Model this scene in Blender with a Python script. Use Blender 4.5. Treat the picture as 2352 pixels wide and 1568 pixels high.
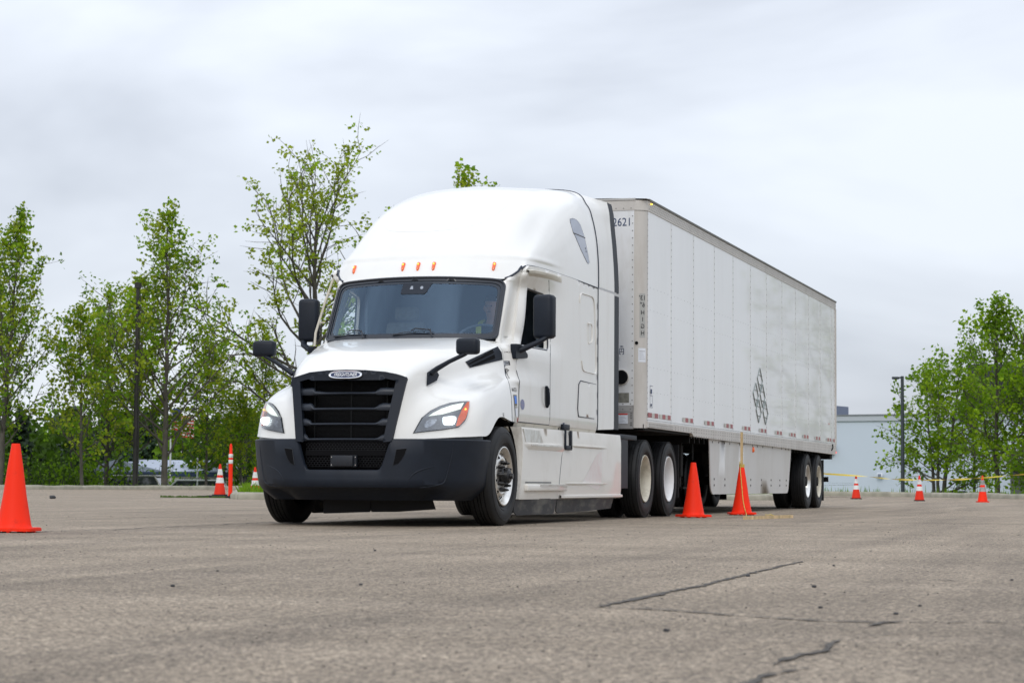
import bpy, bmesh, math, random
from mathutils import Vector, Matrix
from mathutils.bvhtree import BVHTree
from mathutils.geometry import delaunay_2d_cdt
R = math.radians
scene = bpy.context.scene
for o in list(bpy.data.objects): bpy.data.objects.remove(o)
col = scene.collection

# ------------------------------------------------------------------ camera
CAM = Vector((7.7724, -21.2068, 0.4377)); YAW, PIT, ROL = -0.2959, 0.0649, 0.0069
FW = Vector((math.sin(YAW)*math.cos(PIT), math.cos(YAW)*math.cos(PIT), math.sin(PIT)))
_r = Vector((math.cos(YAW), -math.sin(YAW), 0)); _u = _r.cross(FW)
RT = _r*math.cos(ROL) + _u*math.sin(ROL); UP = -_r*math.sin(ROL) + _u*math.cos(ROL)
cd = bpy.data.cameras.new('camera'); cam = bpy.data.objects.new('camera', cd); col.objects.link(cam)
cd.sensor_width = 36; cd.lens = 4990.94/2352*36; cd.clip_start = 0.3; cd.clip_end = 6000
M = Matrix((RT, UP, -FW)).transposed().to_4x4(); M.translation = CAM; cam.matrix_world = M
cd.dof.use_dof = True; cd.dof.focus_distance = 22.5; cd.dof.aperture_fstop = 7.5
scene.camera = cam
def bearing(px, dist, z=0.0):
    """world point at a given distance ahead along the bearing of a photo column"""
    p = CAM + (FW + RT*((px-1176)/4990.94))*dist
    return Vector((p.x, p.y, z))

# ------------------------------------------------------------------ world, sun, exposure
SUN_EL, SUN_AZ = R(38), R(172)     # azimuth measured clockwise from +Y
w = bpy.data.worlds.new("World"); scene.world = w; w.use_nodes = True
nt = w.node_tree; nt.nodes.clear(); N = nt.nodes.new; Lk = nt.links.new
sky = N('ShaderNodeTexSky'); sky.sky_type = 'NISHITA'; sky.sun_disc = False
sky.sun_elevation = SUN_EL; sky.sun_rotation = SUN_AZ
tc = N('ShaderNodeTexCoord'); mp = N('ShaderNodeMapping'); mp.inputs['Scale'].default_value = (1.6, 1.6, 4.2); mp.inputs['Location'].default_value = (3.1, 0.4, 2.2)
mp.inputs['Rotation'].default_value = (R(6), R(3), 0)
Lk(tc.outputs['Generated'], mp.inputs['Vector'])
n1 = N('ShaderNodeTexNoise'); n1.inputs['Scale'].default_value = 1.7; n1.inputs['Detail'].default_value = 5; n1.inputs['Roughness'].default_value = 0.5; n1.inputs['Distortion'].default_value = 0.35
Lk(mp.outputs['Vector'], n1.inputs['Vector'])
cr = N('ShaderNodeValToRGB'); e = cr.color_ramp.elements
e[0].position = 0.40; e[0].color = (0.500, 0.535, 0.605, 1); e[1].position = 0.61; e[1].color = (0.760, 0.805, 0.880, 1)
m1 = e.new(0.5); m1.color = (0.635, 0.675, 0.750, 1)
Lk(n1.outputs['Fac'], cr.inputs['Fac'])
sx = N('ShaderNodeSeparateXYZ'); Lk(tc.outputs['Generated'], sx.inputs['Vector'])
mr = N('ShaderNodeMapRange'); mr.inputs['From Min'].default_value = 0.0; mr.inputs['From Max'].default_value = 1.0
mr.inputs['To Min'].default_value = 1.0; mr.inputs['To Max'].default_value = 1.95; mr.interpolation_type = 'SMOOTHSTEP'
Lk(sx.outputs['Z'], mr.inputs['Value'])
mg = N('ShaderNodeVectorMath'); mg.operation = 'SCALE'; Lk(cr.outputs['Color'], mg.inputs[0]); Lk(mr.outputs['Result'], mg.inputs['Scale'])
b1 = N('ShaderNodeBackground'); Lk(mg.outputs['Vector'], b1.inputs['Color']); b1.inputs['Strength'].default_value = 1.0
b2 = N('ShaderNodeBackground'); Lk(sky.outputs['Color'], b2.inputs['Color']); b2.inputs['Strength'].default_value = 0.08
mx = N('ShaderNodeMixShader'); mx.inputs[0].default_value = 0.9; Lk(b2.outputs[0], mx.inputs[1]); Lk(b1.outputs[0], mx.inputs[2])
ow = N('ShaderNodeOutputWorld'); Lk(mx.outputs[0], ow.inputs['Surface'])
sd = bpy.data.lights.new('sun', 'SUN'); sd.energy = 0.9; sd.angle = R(20); sd.color = (1, 0.96, 0.9)
so = bpy.data.objects.new('sun', sd); col.objects.link(so)
sv = Vector((math.sin(SUN_AZ)*math.cos(SUN_EL), math.cos(SUN_AZ)*math.cos(SUN_EL), math.sin(SUN_EL)))
so.rotation_euler = sv.to_track_quat('Z', 'Y').to_euler()
scene.view_settings.view_transform = 'Standard'; scene.view_settings.look = 'None'
scene.view_settings.exposure = 0.24; scene.view_settings.gamma = 1
scene.render.engine = 'CYCLES'; scene.cycles.max_bounces = 7; scene.cycles.transparent_max_bounces = 12
scene.cycles.use_denoising = True

# ------------------------------------------------------------------ materials
def mat(name, base, rough=0.5, metal=0.0, coat=0.0, var=0.0, vscale=3.0, bump=0.0, bscale=40.0, dirt=None, dscale=1.5, dlo=0.5, dhi=0.72, emit=None, estr=0.0, spec=0.5, trans=0.0, vstretch=None):
    m = bpy.data.materials.new(name); m.use_nodes = True; t = m.node_tree; n = t.nodes.new; l = t.links.new
    p = t.nodes['Principled BSDF']; p.inputs['Roughness'].default_value = rough; p.inputs['Metallic'].default_value = metal
    p.inputs['Coat Weight'].default_value = coat; p.inputs['Coat Roughness'].default_value = 0.04
    p.inputs['Specular IOR Level'].default_value = spec
    p.inputs['Base Color'].default_value = (*base, 1)
    tcn = n('ShaderNodeTexCoord'); vec = tcn.outputs['Object']
    if vstretch:
        mpn = n('ShaderNodeMapping'); mpn.inputs['Scale'].default_value = vstretch; l(vec, mpn.inputs['Vector']); vec2 = mpn.outputs['Vector']
    else: vec2 = vec
    cur = None
    if var:
        a = n('ShaderNodeTexNoise'); a.inputs['Scale'].default_value = vscale; a.inputs['Detail'].default_value = 4; l(vec2, a.inputs['Vector'])
        r = n('ShaderNodeValToRGB'); r.color_ramp.elements[0].position = 0.3; r.color_ramp.elements[1].position = 0.7
        r.color_ramp.elements[0].color = (*[c*(1-var) for c in base], 1); r.color_ramp.elements[1].color = (*[min(1, c*(1+var)) for c in base], 1)
        l(a.outputs['Fac'], r.inputs['Fac']); cur = r.outputs['Color']
    if dirt:
        a = n('ShaderNodeTexNoise'); a.inputs['Scale'].default_value = dscale; a.inputs['Detail'].default_value = 6; a.inputs['Roughness'].default_value = 0.65; l(vec2, a.inputs['Vector'])
        r = n('ShaderNodeMapRange'); r.inputs['From Min'].default_value = dlo; r.inputs['From Max'].default_value = dhi; r.inputs['To Max'].default_value = 0.85; l(a.outputs['Fac'], r.inputs['Value'])
        x = n('ShaderNodeMix'); x.data_type = 'RGBA'; l(r.outputs['Result'], x.inputs['Factor'])
        if cur: l(cur, x.inputs[6])
        else: x.inputs[6].default_value = (*base, 1)
        x.inputs[7].default_value = (*dirt, 1); cur = x.outputs[2]
    if cur: l(cur, p.inputs['Base Color'])
    if bump:
        a = n('ShaderNodeTexNoise'); a.inputs['Scale'].default_value = bscale; a.inputs['Detail'].default_value = 3; l(vec2, a.inputs['Vector'])
        b = n('ShaderNodeBump'); b.inputs['Strength'].default_value = 1.0; b.inputs['Distance'].default_value = bump; l(a.outputs['Fac'], b.inputs['Height']); l(b.outputs['Normal'], p.inputs['Normal'])
    if emit: p.inputs['Emission Color'].default_value = (*emit, 1); p.inputs['Emission Strength'].default_value = estr
    if trans:
        o = t.nodes['Material Output']; tr = n('ShaderNodeBsdfTranslucent'); mxn = n('ShaderNodeMixShader'); mxn.inputs[0].default_value = trans
        if cur: l(cur, tr.inputs['Color'])
        else: tr.inputs['Color'].default_value = (*base, 1)
        l(p.outputs[0], mxn.inputs[1]); l(tr.outputs[0], mxn.inputs[2]); l(mxn.outputs[0], o.inputs['Surface'])
    return m
def glassmat(name, tint, gl, lo, hi, rough=0.02):
    m = bpy.data.materials.new(name); m.use_nodes = True; t = m.node_tree; t.nodes.clear(); n = t.nodes.new; l = t.links.new
    a = n('ShaderNodeBsdfTransparent'); a.inputs[0].default_value = (*tint, 1)
    g = n('ShaderNodeBsdfGlossy'); g.inputs['Color'].default_value = (*gl, 1); g.inputs['Roughness'].default_value = rough
    f = n('ShaderNodeLayerWeight'); f.inputs[0].default_value = 0.35
    r = n('ShaderNodeMapRange'); r.inputs['To Min'].default_value = lo; r.inputs['To Max'].default_value = hi; l(f.outputs['Fresnel'], r.inputs['Value'])
    x = n('ShaderNodeMixShader'); l(r.outputs['Result'], x.inputs[0]); l(a.outputs[0], x.inputs[1]); l(g.outputs[0], x.inputs[2])
    o = n('ShaderNodeOutputMaterial'); l(x.outputs[0], o.inputs['Surface']); return m

M_paint = mat('white_truck_paint', (0.77, 0.765, 0.735), 0.32, coat=0.6, dirt=(0.66, 0.63, 0.57), dscale=1.1, dlo=0.55, dhi=0.95)
M_side = mat('white_side_paint', (0.73, 0.715, 0.675), 0.35, coat=0.5, dirt=(0.60, 0.56, 0.49), dscale=1.6, dlo=0.5, dhi=0.95, vstretch=(1, 2.2, 0.45))
M_fair = mat('white_fairing_paint', (0.72, 0.695, 0.64), 0.4, coat=0.35, dirt=(0.5, 0.45, 0.38), dscale=2.4, dlo=0.52, dhi=1.0)
M_dark = mat('dark_grey_plastic', (0.0072, 0.0110, 0.0190), 0.5, spec=.28, var=0.15, vscale=5, bump=0.0004, bscale=300, dirt=(0.020, 0.024, 0.031), dscale=2.2, dlo=0.5, dhi=1.1)
M_darker = mat('grille_plastic', (0.009, 0.012, 0.018), 0.42, var=0.1)
M_black = mat('black_and_recess_shade', (0.003, 0.003, 0.004), 0.8, spec=.15)  # black parts, and painted shade of openings that are not cut
M_slat = mat('slat_plastic', (0.019, 0.024, 0.034), 0.42, spec=.4, var=0.1)
M_mesh = mat('black_mesh', (0.008, 0.009, 0.012), 0.5)
M_rubber = mat('black_rubber', (0.0075, 0.008, 0.009), 0.6, spec=.35, var=0.25, vscale=6, dirt=(0.022, 0.021, 0.019), dscale=3.5, dlo=0.48, dhi=0.9, bump=0.0006, bscale=90)
M_seal = mat('window_seal_rubber', (0.010, 0.013, 0.020), 0.28, spec=0.6)
M_gap = mat('panel_gap', (0.012, 0.02, 0.04), 0.5)
M_chassis = mat('dirty_black_steel', (0.006, 0.0055, 0.005), 0.75, spec=.2, dirt=(0.02, 0.017, 0.013), dscale=4)
M_alu = mat('polished_aluminium', (0.72, 0.71, 0.68), 0.3, metal=0.85, dirt=(0.33, 0.27, 0.19), dscale=6, dlo=0.45, dhi=0.75)
M_cream = mat('cream_painted_rim', (0.60, 0.56, 0.46), 0.5, dirt=(0.20, 0.16, 0.11), dscale=5, dlo=0.45, dhi=0.8)
M_rimwhite = mat('white_painted_rim', (0.78, 0.78, 0.77), 0.4, dirt=(0.4, 0.38, 0.34), dscale=5, dlo=0.55, dhi=0.9)
M_nut = mat('black_lug_nuts', (0.006, 0.006, 0.007), 0.4)
M_amber = mat('amber_lens', (0.75, 0.11, 0.012), 0.2, coat=0.8, emit=(1.0, 0.18, 0.01), estr=0.12)
M_amberlit = mat('lit_amber_lamp', (1, 0.5, 0.05), 0.3, emit=(1.0, 0.55, 0.04), estr=2.2)
M_redlit = mat('lit_red_lamp', (0.9, 0.03, 0.02), 0.3, emit=(1.0, 0.05, 0.02), estr=1.2)
M_hlbase = mat('headlight_housing', (0.11, 0.12, 0.135), 0.22, coat=0.8, spec=0.8, var=0.3, vscale=14)
M_hlrim = mat('headlight_dark_rim', (0.015, 0.018, 0.022), 0.3)
M_drl = mat('daylight_strip', (0.80, 0.84, 0.78), 0.25, coat=0.7, emit=(0.9, 1.0, 0.82), estr=0.45)
M_beam = mat('lit_headlamp', (1, 1, 1), 0.3, emit=(0.97, 1.0, 0.96), estr=6)
M_chrome = mat('chrome', (0.75, 0.76, 0.78), 0.16, metal=1.0)
M_badgeblue = mat('badge_navy', (0.008, 0.02, 0.08), 0.35)
M_ink = mat('black_ink', (0.012, 0.012, 0.016), 0.6)
M_navyink = mat('navy_ink', (0.02, 0.045, 0.12), 0.6)
M_greyink = mat('pale_grey_ink', (0.42, 0.43, 0.46), 0.6)
M_sticker = mat('white_sticker', (0.72, 0.75, 0.80), 0.5, var=0.05)
M_blue = mat('blue_sticker', (0.06, 0.22, 0.75), 0.5, var=0.3, vscale=60)
M_olive = mat('olive_sticker', (0.16, 0.15, 0.10), 0.5)
M_ovalst = mat('grey_blue_sticker', (0.18, 0.22, 0.36), 0.5, dirt=(0.45, 0.22, 0.22), dscale=40)
M_red = mat('red_paint', (0.55, 0.03, 0.02), 0.5)
M_tapered = mat('reflective_red', (0.30, 0.02, 0.025), 0.35, var=0.3, vscale=9)
M_tapew = mat('reflective_white', (0.50, 0.49, 0.44), 0.4, var=0.1)
M_glassblue = mat('tinted_pane', (0.17, 0.20, 0.27), 0.12, coat=0.6)
M_wsglass = glassmat('windshield_glass', (0.86, 0.92, 0.95), (0.52, 0.74, 1.0), 0.095, 0.5)
M_sideglass = glassmat('side_window_glass', (0.94, 0.97, 0.96), (0.9, 1, 1), 0.02, 0.14)
M_clear = glassmat('lamp_cover', (0.93, 0.95, 0.97), (1, 1, 1), 0.06, 0.9)
M_interior = mat('haze_lifted_interior', (0.10, 0.135, 0.175), 0.7, var=0.2, vscale=3)  # bluish lift in this colour stands in for haze on the windshield
M_dash = mat('grey_dashboard', (0.20, 0.21, 0.20), 0.7, var=0.1)
M_seat = mat('seat_fabric', (0.16, 0.18, 0.17), 0.85, var=0.15, vscale=20)
M_trside = mat('trailer_white_panel', (0.76, 0.76, 0.75), 0.28, coat=0.5, bump=0.0006, bscale=0.9, dirt=(0.62, 0.61, 0.58), dscale=0.9, dlo=0.42, dhi=1.0, vstretch=(1, 1.2, 0.3))
M_trfront = mat('trailer_nose_panel', (0.72, 0.725, 0.73), 0.35, dirt=(0.58, 0.57, 0.54), dscale=1.8, vstretch=(1.5, 1.5, 0.5))
M_trrail = mat('trailer_beige_rail', (0.56, 0.53, 0.49), 0.45, dirt=(0.38, 0.35, 0.31), dscale=2.5, dlo=0.45, dhi=0.9, vstretch=(1, 1, 0.6))
M_trpost = mat('trailer_corner_post', (0.56, 0.53, 0.49), 0.42, metal=0.1, dirt=(0.38, 0.34, 0.29), dscale=2.6, dlo=0.5, dhi=0.9, vstretch=(1.5, 1.5, 0.35))
M_rivet = mat('rivet', (0.17, 0.168, 0.16), 0.6)
M_trsk = mat('trailer_skirt_panel', (0.60, 0.585, 0.56), 0.45, dirt=(0.46, 0.43, 0.38), dscale=1.4, dlo=0.45, dhi=0.9, vstretch=(1, 1, 0.5))
M_cone = mat('orange_cone_plastic', (0.90, 0.030, 0.006), 0.55, spec=.2, dirt=(0.42, 0.03, 0.015), dscale=5, dlo=0.56, dhi=0.8)
M_cone2 = mat('orange_red_plastic', (0.70, 0.030, 0.010), 0.55, spec=.2, dirt=(0.3, 0.04, 0.02), dscale=6, dlo=0.55, dhi=0.8)
M_collar = mat('white_reflective_collar', (0.70, 0.70, 0.68), 0.45, dirt=(0.35, 0.33, 0.31), dscale=8, dlo=0.5, dhi=0.8)
M_wood = mat('pale_wood', (0.56, 0.41, 0.22), 0.75, var=0.3, vscale=6, vstretch=(6, 1, 1))
M_rope = mat('yellow_rope', (0.62, 0.47, 0.12), 0.8, var=0.2, vscale=60)
M_tape = mat('yellow_caution_tape', (0.72, 0.55, 0.05), 0.5)
M_concrete = mat('kerb_concrete', (0.30, 0.28, 0.22), 0.9, var=0.22, vscale=2.5, bump=0.012, bscale=9, dirt=(0.20, 0.20, 0.15), dscale=1.6)
M_bark = mat('tree_bark', (0.085, 0.075, 0.062), 0.9, var=0.35, vscale=2.5, vstretch=(3, 3, 0.6))
M_barkd = mat('dark_tree_bark', (0.035, 0.031, 0.028), 0.9, var=0.3, vscale=2.5)
M_leaf = [mat('spring_leaves_%s' % k, c, 0.6, var=0.30, vscale=0.9, trans=0.5, spec=.25) for k, c in
          (('bright', (0.250, 0.385, 0.012)), ('mid', (0.145, 0.265, 0.009)), ('olive', (0.300, 0.370, 0.020)), ('deep', (0.052, 0.105, 0.008)))]
M_pole = mat('weathered_pole', (0.030, 0.028, 0.026), 0.85, var=0.3, vscale=2)
M_metalpole = mat('dark_metal_pole', (0.035, 0.045, 0.055), 0.5)
M_bwall = mat('pale_blue_white_wall', (0.56, 0.62, 0.70), 0.6, var=0.03, vscale=0.25)
M_pebble = mat('dark_stone', (0.035, 0.035, 0.038), 0.8, var=0.3, vscale=30)

def asphalt():
    m = bpy.data.materials.new('worn_asphalt'); m.use_nodes = True; t = m.node_tree; n = t.nodes.new; l = t.links.new
    p = t.nodes['Principled BSDF']; p.inputs['Roughness'].default_value = 0.78; p.inputs['Specular IOR Level'].default_value = 0.35
    tcn = n('ShaderNodeTexCoord'); vec = tcn.outputs['Object']
    def noise(s, d, ro=0.6, v=None, di=0.0):
        a = n('ShaderNodeTexNoise'); a.inputs['Scale'].default_value = s; a.inputs['Detail'].default_value = d; a.inputs['Roughness'].default_value = ro; a.inputs['Distortion'].default_value = di
        l(v or vec, a.inputs['Vector']); return a.outputs['Fac']
    def ramp(f, a, b, ca, cb):
        r = n('ShaderNodeValToRGB'); r.color_ramp.elements[0].position = a; r.color_ramp.elements[1].position = b
        r.color_ramp.elements[0].color = (*ca, 1); r.color_ramp.elements[1].color = (*cb, 1); l(f, r.inputs['Fac']); return r.outputs['Color']
    def mul(a, b, f=1.0):
        x = n('ShaderNodeMix'); x.data_type = 'RGBA'; x.blend_type = 'MULTIPLY'; x.inputs['Factor'].default_value = f; l(a, x.inputs[6]); l(b, x.inputs[7]); return x.outputs[2]
    mp1 = n('ShaderNodeMapping'); mp1.inputs['Scale'].default_value = (0.22, 1.0, 1); mp1.inputs['Rotation'].default_value = (0, 0, R(-17)); l(vec, mp1.inputs['Vector'])
    mp2 = n('ShaderNodeMapping'); mp2.inputs['Scale'].default_value = (1.0, 0.07, 1); mp2.inputs['Rotation'].default_value = (0, 0, R(8)); l(vec, mp2.inputs['Vector'])
    base = ramp(noise(48, 6, 0.85), 0.37, 0.63, (0.080, 0.068, 0.055), (0.520, 0.460, 0.385))
    c = mul(base, ramp(noise(22, 3, 0.6), 0.3, 0.7, (0.80, 0.80, 0.80), (1.12, 1.1, 1.08)))
    c = mul(c, ramp(noise(0.9, 4, 0.6, mp1.outputs[0], 0.4), 0.32, 0.68, (0.80, 0.78, 0.75), (1.14, 1.12, 1.10)))
    c = mul(c, ramp(noise(1.4, 5, 0.65, mp2.outputs[0], 0.6), 0.30, 0.62, (0.70, 0.69, 0.68), (1.08, 1.07, 1.05)))
    v = n('ShaderNodeTexVoronoi'); v.inputs['Scale'].default_value = 16; l(vec, v.inputs['Vector'])
    c = mul(c, ramp(v.outputs['Distance'], 0.03, 0.10, (0.45, 0.45, 0.45), (1, 1, 1)))
    for sc_, lo_, hi_ in ((125, .42, 1.50), (46, .80, 1.18)):
        va = n('ShaderNodeTexVoronoi'); va.inputs['Scale'].default_value = sc_; l(vec, va.inputs['Vector']); sp_ = n('ShaderNodeSeparateXYZ'); l(va.outputs['Color'], sp_.inputs[0])
        c = mul(c, ramp(sp_.outputs[0], 0.1, 0.9, (lo_, lo_*.97, lo_*.93), (hi_, hi_*.98, hi_*.95)))
    l(c, p.inputs['Base Color'])
    b = n('ShaderNodeBump'); b.inputs['Distance'].default_value = 0.008; l(noise(60, 5, 0.75), b.inputs['Height']); 
    b2 = n('ShaderNodeBump'); b2.inputs['Distance'].default_value = 0.06; l(noise(0.9, 3, 0.5, mp1.outputs[0]), b2.inputs['Height']); l(b2.outputs[0], b.inputs['Normal'])
    l(b.outputs['Normal'], p.inputs['Normal']); return m
M_asphalt = asphalt()
M_grass = mat('rough_grass', (0.050, 0.095, 0.018), 0.9, var=0.4, vscale=1.2, bump=0.05, bscale=6, dirt=(0.13, 0.11, 0.06), dscale=0.5)

# ------------------------------------------------------------------ helpers
class MB:
    def __init__(s): s.v = []; s.f = []; s.m = []
    def add(s, vs, fs, mi=0):
        b = len(s.v); s.v += [tuple(v) for v in vs]; s.f += [tuple(b+i for i in f) for f in fs]; s.m += [mi]*len(fs)
    def box(s, x0, x1, y0, y1, z0, z1, mi=0, c=0.0, mx=None):
        if c:
            bm = bmesh.new(); bmesh.ops.create_cube(bm, size=1)
            for v in bm.verts: v.co = Vector(((x0+x1)/2+v.co.x*(x1-x0), (y0+y1)/2+v.co.y*(y1-y0), (z0+z1)/2+v.co.z*(z1-z0)))
            bmesh.ops.bevel(bm, geom=list(bm.edges), offset=c, segments=3, affect='EDGES', profile=0.5)
            bm.verts.index_update(); vs = [v.co.copy() for v in bm.verts]; fs = [[v.index for v in f.verts] for f in bm.faces]; bm.free()
        else:
            vs = [Vector(p) for p in ((x0,y0,z0),(x1,y0,z0),(x1,y1,z0),(x0,y1,z0),(x0,y0,z1),(x1,y0,z1),(x1,y1,z1),(x0,y1,z1))]
            fs = [(0,3,2,1),(4,5,6,7),(0,1,5,4),(1,2,6,5),(2,3,7,6),(3,0,4,7)]
        if mx: vs = [mx @ v for v in vs]
        s.add(vs, fs, mi)
    def tube(s, pts, rad, n=8, mi=0, caps=True, flat=None):
        pts = [Vector(p) for p in pts]; rs = rad if isinstance(rad, (list, tuple)) else [rad]*len(pts)
        b = len(s.v); up = Vector((0, 0, 1)); prev = None
        for i, p in enumerate(pts):
            d = (pts[min(i+1, len(pts)-1)]-pts[max(i-1, 0)]).normalized()
            if prev is None:
                a = d.cross(up)
                if a.length < 0.05: a = d.cross(Vector((1, 0, 0)))
                a.normalize()
            else: a = (prev - d*prev.dot(d)); a = a.normalized() if a.length > 1e-6 else d.orthogonal().normalized()
            prev = a; c = d.cross(a)
            for k in range(n):
                t = 2*math.pi*k/n; q = a*math.cos(t)+c*math.sin(t)*(flat or 1); s.v.append(tuple(p+q*rs[i]))
        for i in range(len(pts)-1):
            for k in range(n):
                k2 = (k+1) % n; s.f.append((b+i*n+k, b+i*n+k2, b+(i+1)*n+k2, b+(i+1)*n+k)); s.m.append(mi)
        if caps:
            s.f.append(tuple(b+k for k in range(n))[::-1]); s.m.append(mi)
            e = b+(len(pts)-1)*n; s.f.append(tuple(e+k for k in range(n))); s.m.append(mi)
    def lathe(s, prof, n=48, axis='Z', mi=0, at=(0, 0, 0), close=False):
        b = len(s.v); ax = Vector(at)
        for r, h in prof:
            for k in range(n):
                t = 2*math.pi*k/n; c, q = r*math.cos(t), r*math.sin(t)
                s.v.append(tuple(ax+Vector((h, c, q) if axis == 'X' else (q, h, c) if axis == 'Y' else (c, q, h))))
        m = len(prof)
        for i in range(m-1 if not close else m):
            j = (i+1) % m
            for k in range(n):
                k2 = (k+1) % n; s.f.append((b+i*n+k, b+i*n+k2, b+j*n+k2, b+j*n+k)); s.m.append(mi)
    def prism(s, poly, lo, hi, axis='X', mi=0):
        n = len(poly)
        def P(p, h): return (h, p[0], p[1]) if axis == 'X' else (p[0], h, p[1]) if axis == 'Y' else (p[0], p[1], h)
        vs = [P(p, lo) for p in poly]+[P(p, hi) for p in poly]
        s.add(vs, [tuple(range(n))[::-1], tuple(range(n, 2*n))]+[(i, (i+1) % n, n+(i+1) % n, n+i) for i in range(n)], mi)
    def grid(s, G, mi=0, flip=False):
        b = len(s.v); nu, nv = len(G), len(G[0])
        for row in G:
            for p in row: s.v.append(tuple(p))
        for i in range(nu-1):
            for j in range(nv-1):
                f = (b+i*nv+j, b+(i+1)*nv+j, b+(i+1)*nv+j+1, b+i*nv+j+1); s.f.append(f[::-1] if flip else f); s.m.append(mi)
    def mirror(s):
        n = len(s.v); s.v += [(-x, y, z) for x, y, z in s.v]; s.f += [tuple(n+i for i in f[::-1]) for f in s.f]; s.m += s.m
    def build(s, name, mats, parent=None, smooth=35, label=None, origin=None, recalc=True):
        me = bpy.data.meshes.new(name); o0 = Vector(origin) if origin else (ORG.get(parent.name, Vector()) if parent else Vector())
        me.from_pydata([Vector(v)-o0 for v in s.v], [], s.f)
        for m in (mats if isinstance(mats, (list, tuple)) else [mats]): me.materials.append(m)
        me.polygons.foreach_set('material_index', s.m)
        if recalc:
            bm = bmesh.new(); bm.from_mesh(me); bmesh.ops.remove_doubles(bm, verts=bm.verts, dist=0.00005); bmesh.ops.recalc_face_normals(bm, faces=bm.faces); bm.to_mesh(me); bm.free()
        if smooth:
            me.polygons.foreach_set('use_smooth', [True]*len(me.polygons))
            try: me.set_sharp_from_angle(angle=R(smooth))
            except Exception: pass
        me.update(); o = bpy.data.objects.new(name, me); col.objects.link(o)
        if parent: o.parent = parent; ORG[o.name] = ORG.get(parent.name, Vector())
        elif origin: o.location = origin; ORG[o.name] = Vector(origin)
        if label: o['label'] = label
        return o
ORG = {}
def tag(o, label=None, cat=None, group=None, kind=None):
    if label: o['label'] = label
    if cat: o['category'] = cat
    if group: o['group'] = group
    if kind: o['kind'] = kind
    return o
def empty(name, loc=(0, 0, 0), parent=None):
    o = bpy.data.objects.new(name, None); col.objects.link(o); o.empty_display_size = 0.2
    if parent: o.parent = parent; o.location = Vector(loc)-ORG.get(parent.name, Vector())
    else: o.location = loc
    ORG[o.name] = Vector(loc); return o
def dup(root, loc=None, rz=None, sc=None, name=None):
    def cp(o, par):
        c = o.copy(); col.objects.link(c); c.parent = par
        for ch in o.children: cp(ch, c)
        return c
    c = cp(root, None)
    if loc is not None: c.location = loc
    if rz is not None: c.rotation_euler = (0, 0, rz)
    if sc is not None: c.scale = sc if isinstance(sc, (tuple, list)) else (sc, sc, sc)
    return c
def cr1(p0, p1, p2, p3, t):
    return 0.5*((2*p1)+(-p0+p2)*t+(2*p0-5*p1+4*p2-p3)*t*t+(-p0+3*p1-3*p2+p3)*t**3)
def spl(P, n):
    P = [Vector(p) for p in P]; out = []
    for i in range(len(P)-1):
        a = P[i-1] if i else P[0]*2-P[1]; d = P[i+2] if i+2 < len(P) else P[-1]*2-P[-2]
        for k in range(n): out.append(cr1(a, P[i], P[i+1], d, k/n))
    out.append(P[-1].copy()); return out
def splgrid(G, nu, nv):
    rows = [spl(r, nv) for r in G]; T = [spl(list(c), nu) for c in zip(*rows)]
    return [list(r) for r in zip(*T)]
def inside(p, poly):
    x, y = p; c = False; n = len(poly); j = n-1
    for i in range(n):
        a, b = poly[i], poly[j]
        if (a[1] > y) != (b[1] > y) and x < (b[0]-a[0])*(y-a[1])/(b[1]-a[1])+a[0]: c = not c
        j = i
    return c
def densify(poly, step):
    out = []
    for i in range(len(poly)):
        a = Vector(poly[i]); b = Vector(poly[(i+1) % len(poly)]); k = max(1, int((b-a).length/step))
        out += [tuple(a+(b-a)*t/k) for t in range(k)]
    return out
def roundpoly(poly, r, n=5):
    if not isinstance(r, (list, tuple)): r = [r]*len(poly)
    out = []
    for i, p in enumerate(poly):
        p = Vector(p); a = Vector(poly[i-1])-p; b = Vector(poly[(i+1) % len(poly)])-p
        q = min(r[i], a.length*0.48, b.length*0.48)
        if q <= 1e-6: out.append(tuple(p)); continue
        s, e = p+a.normalized()*q, p+b.normalized()*q
        for k in range(n+1):
            t = k/n; out.append(tuple(s*(1-t)**2+p*2*t*(1-t)+e*t*t))
    return out
def fill(outline, holes=(), step=0.1):
    """2D triangulation with interior points -> verts, tris"""
    pts = []; edges = []
    for lp in [outline]+list(holes):
        d = densify(lp, step); b = len(pts); pts += d; edges += [(b+i, b+(i+1) % len(d)) for i in range(len(d))]
    xs = [p[0] for p in outline]; ys = [p[1] for p in outline]
    bd = [Vector(p) for p in pts]; x = min(xs)+step*0.5
    while x < max(xs):
        y = min(ys)+step*0.5
        while y < max(ys):
            if inside((x, y), outline) and not any(inside((x, y), h) for h in holes) and min((Vector((x, y))-q).length_squared for q in bd) > (step*0.4)**2: pts.append((x, y))
            y += step
        x += step
    r = delaunay_2d_cdt([Vector(p) for p in pts], edges, [], 0, 1e-6)
    V, F = r[0], r[2]; out = []
    for f in F:
        c = sum((V[i] for i in f), Vector((0, 0)))/len(f)
        if inside(c, outline) and not any(inside(c, h) for h in holes): out.append(tuple(f))
    return V, out
def panel(mb, outline, fn, holes=(), step=0.1, mi=0):
    V, F = fill(outline, holes, step); mb.add([fn(v[0], v[1]) for v in V], F, mi)
def rim(mb, outline, fn, d, mi=0, step=0.1):
    """strip from a panel's outline inward along vector d, giving it thickness"""
    P = [Vector(fn(*p)) for p in densify(outline, step)]; n = len(P); d = Vector(d)
    mb.add(P+[p+d for p in P], [(i, (i+1) % n, n+(i+1) % n, n+i) for i in range(n)], mi)
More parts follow.
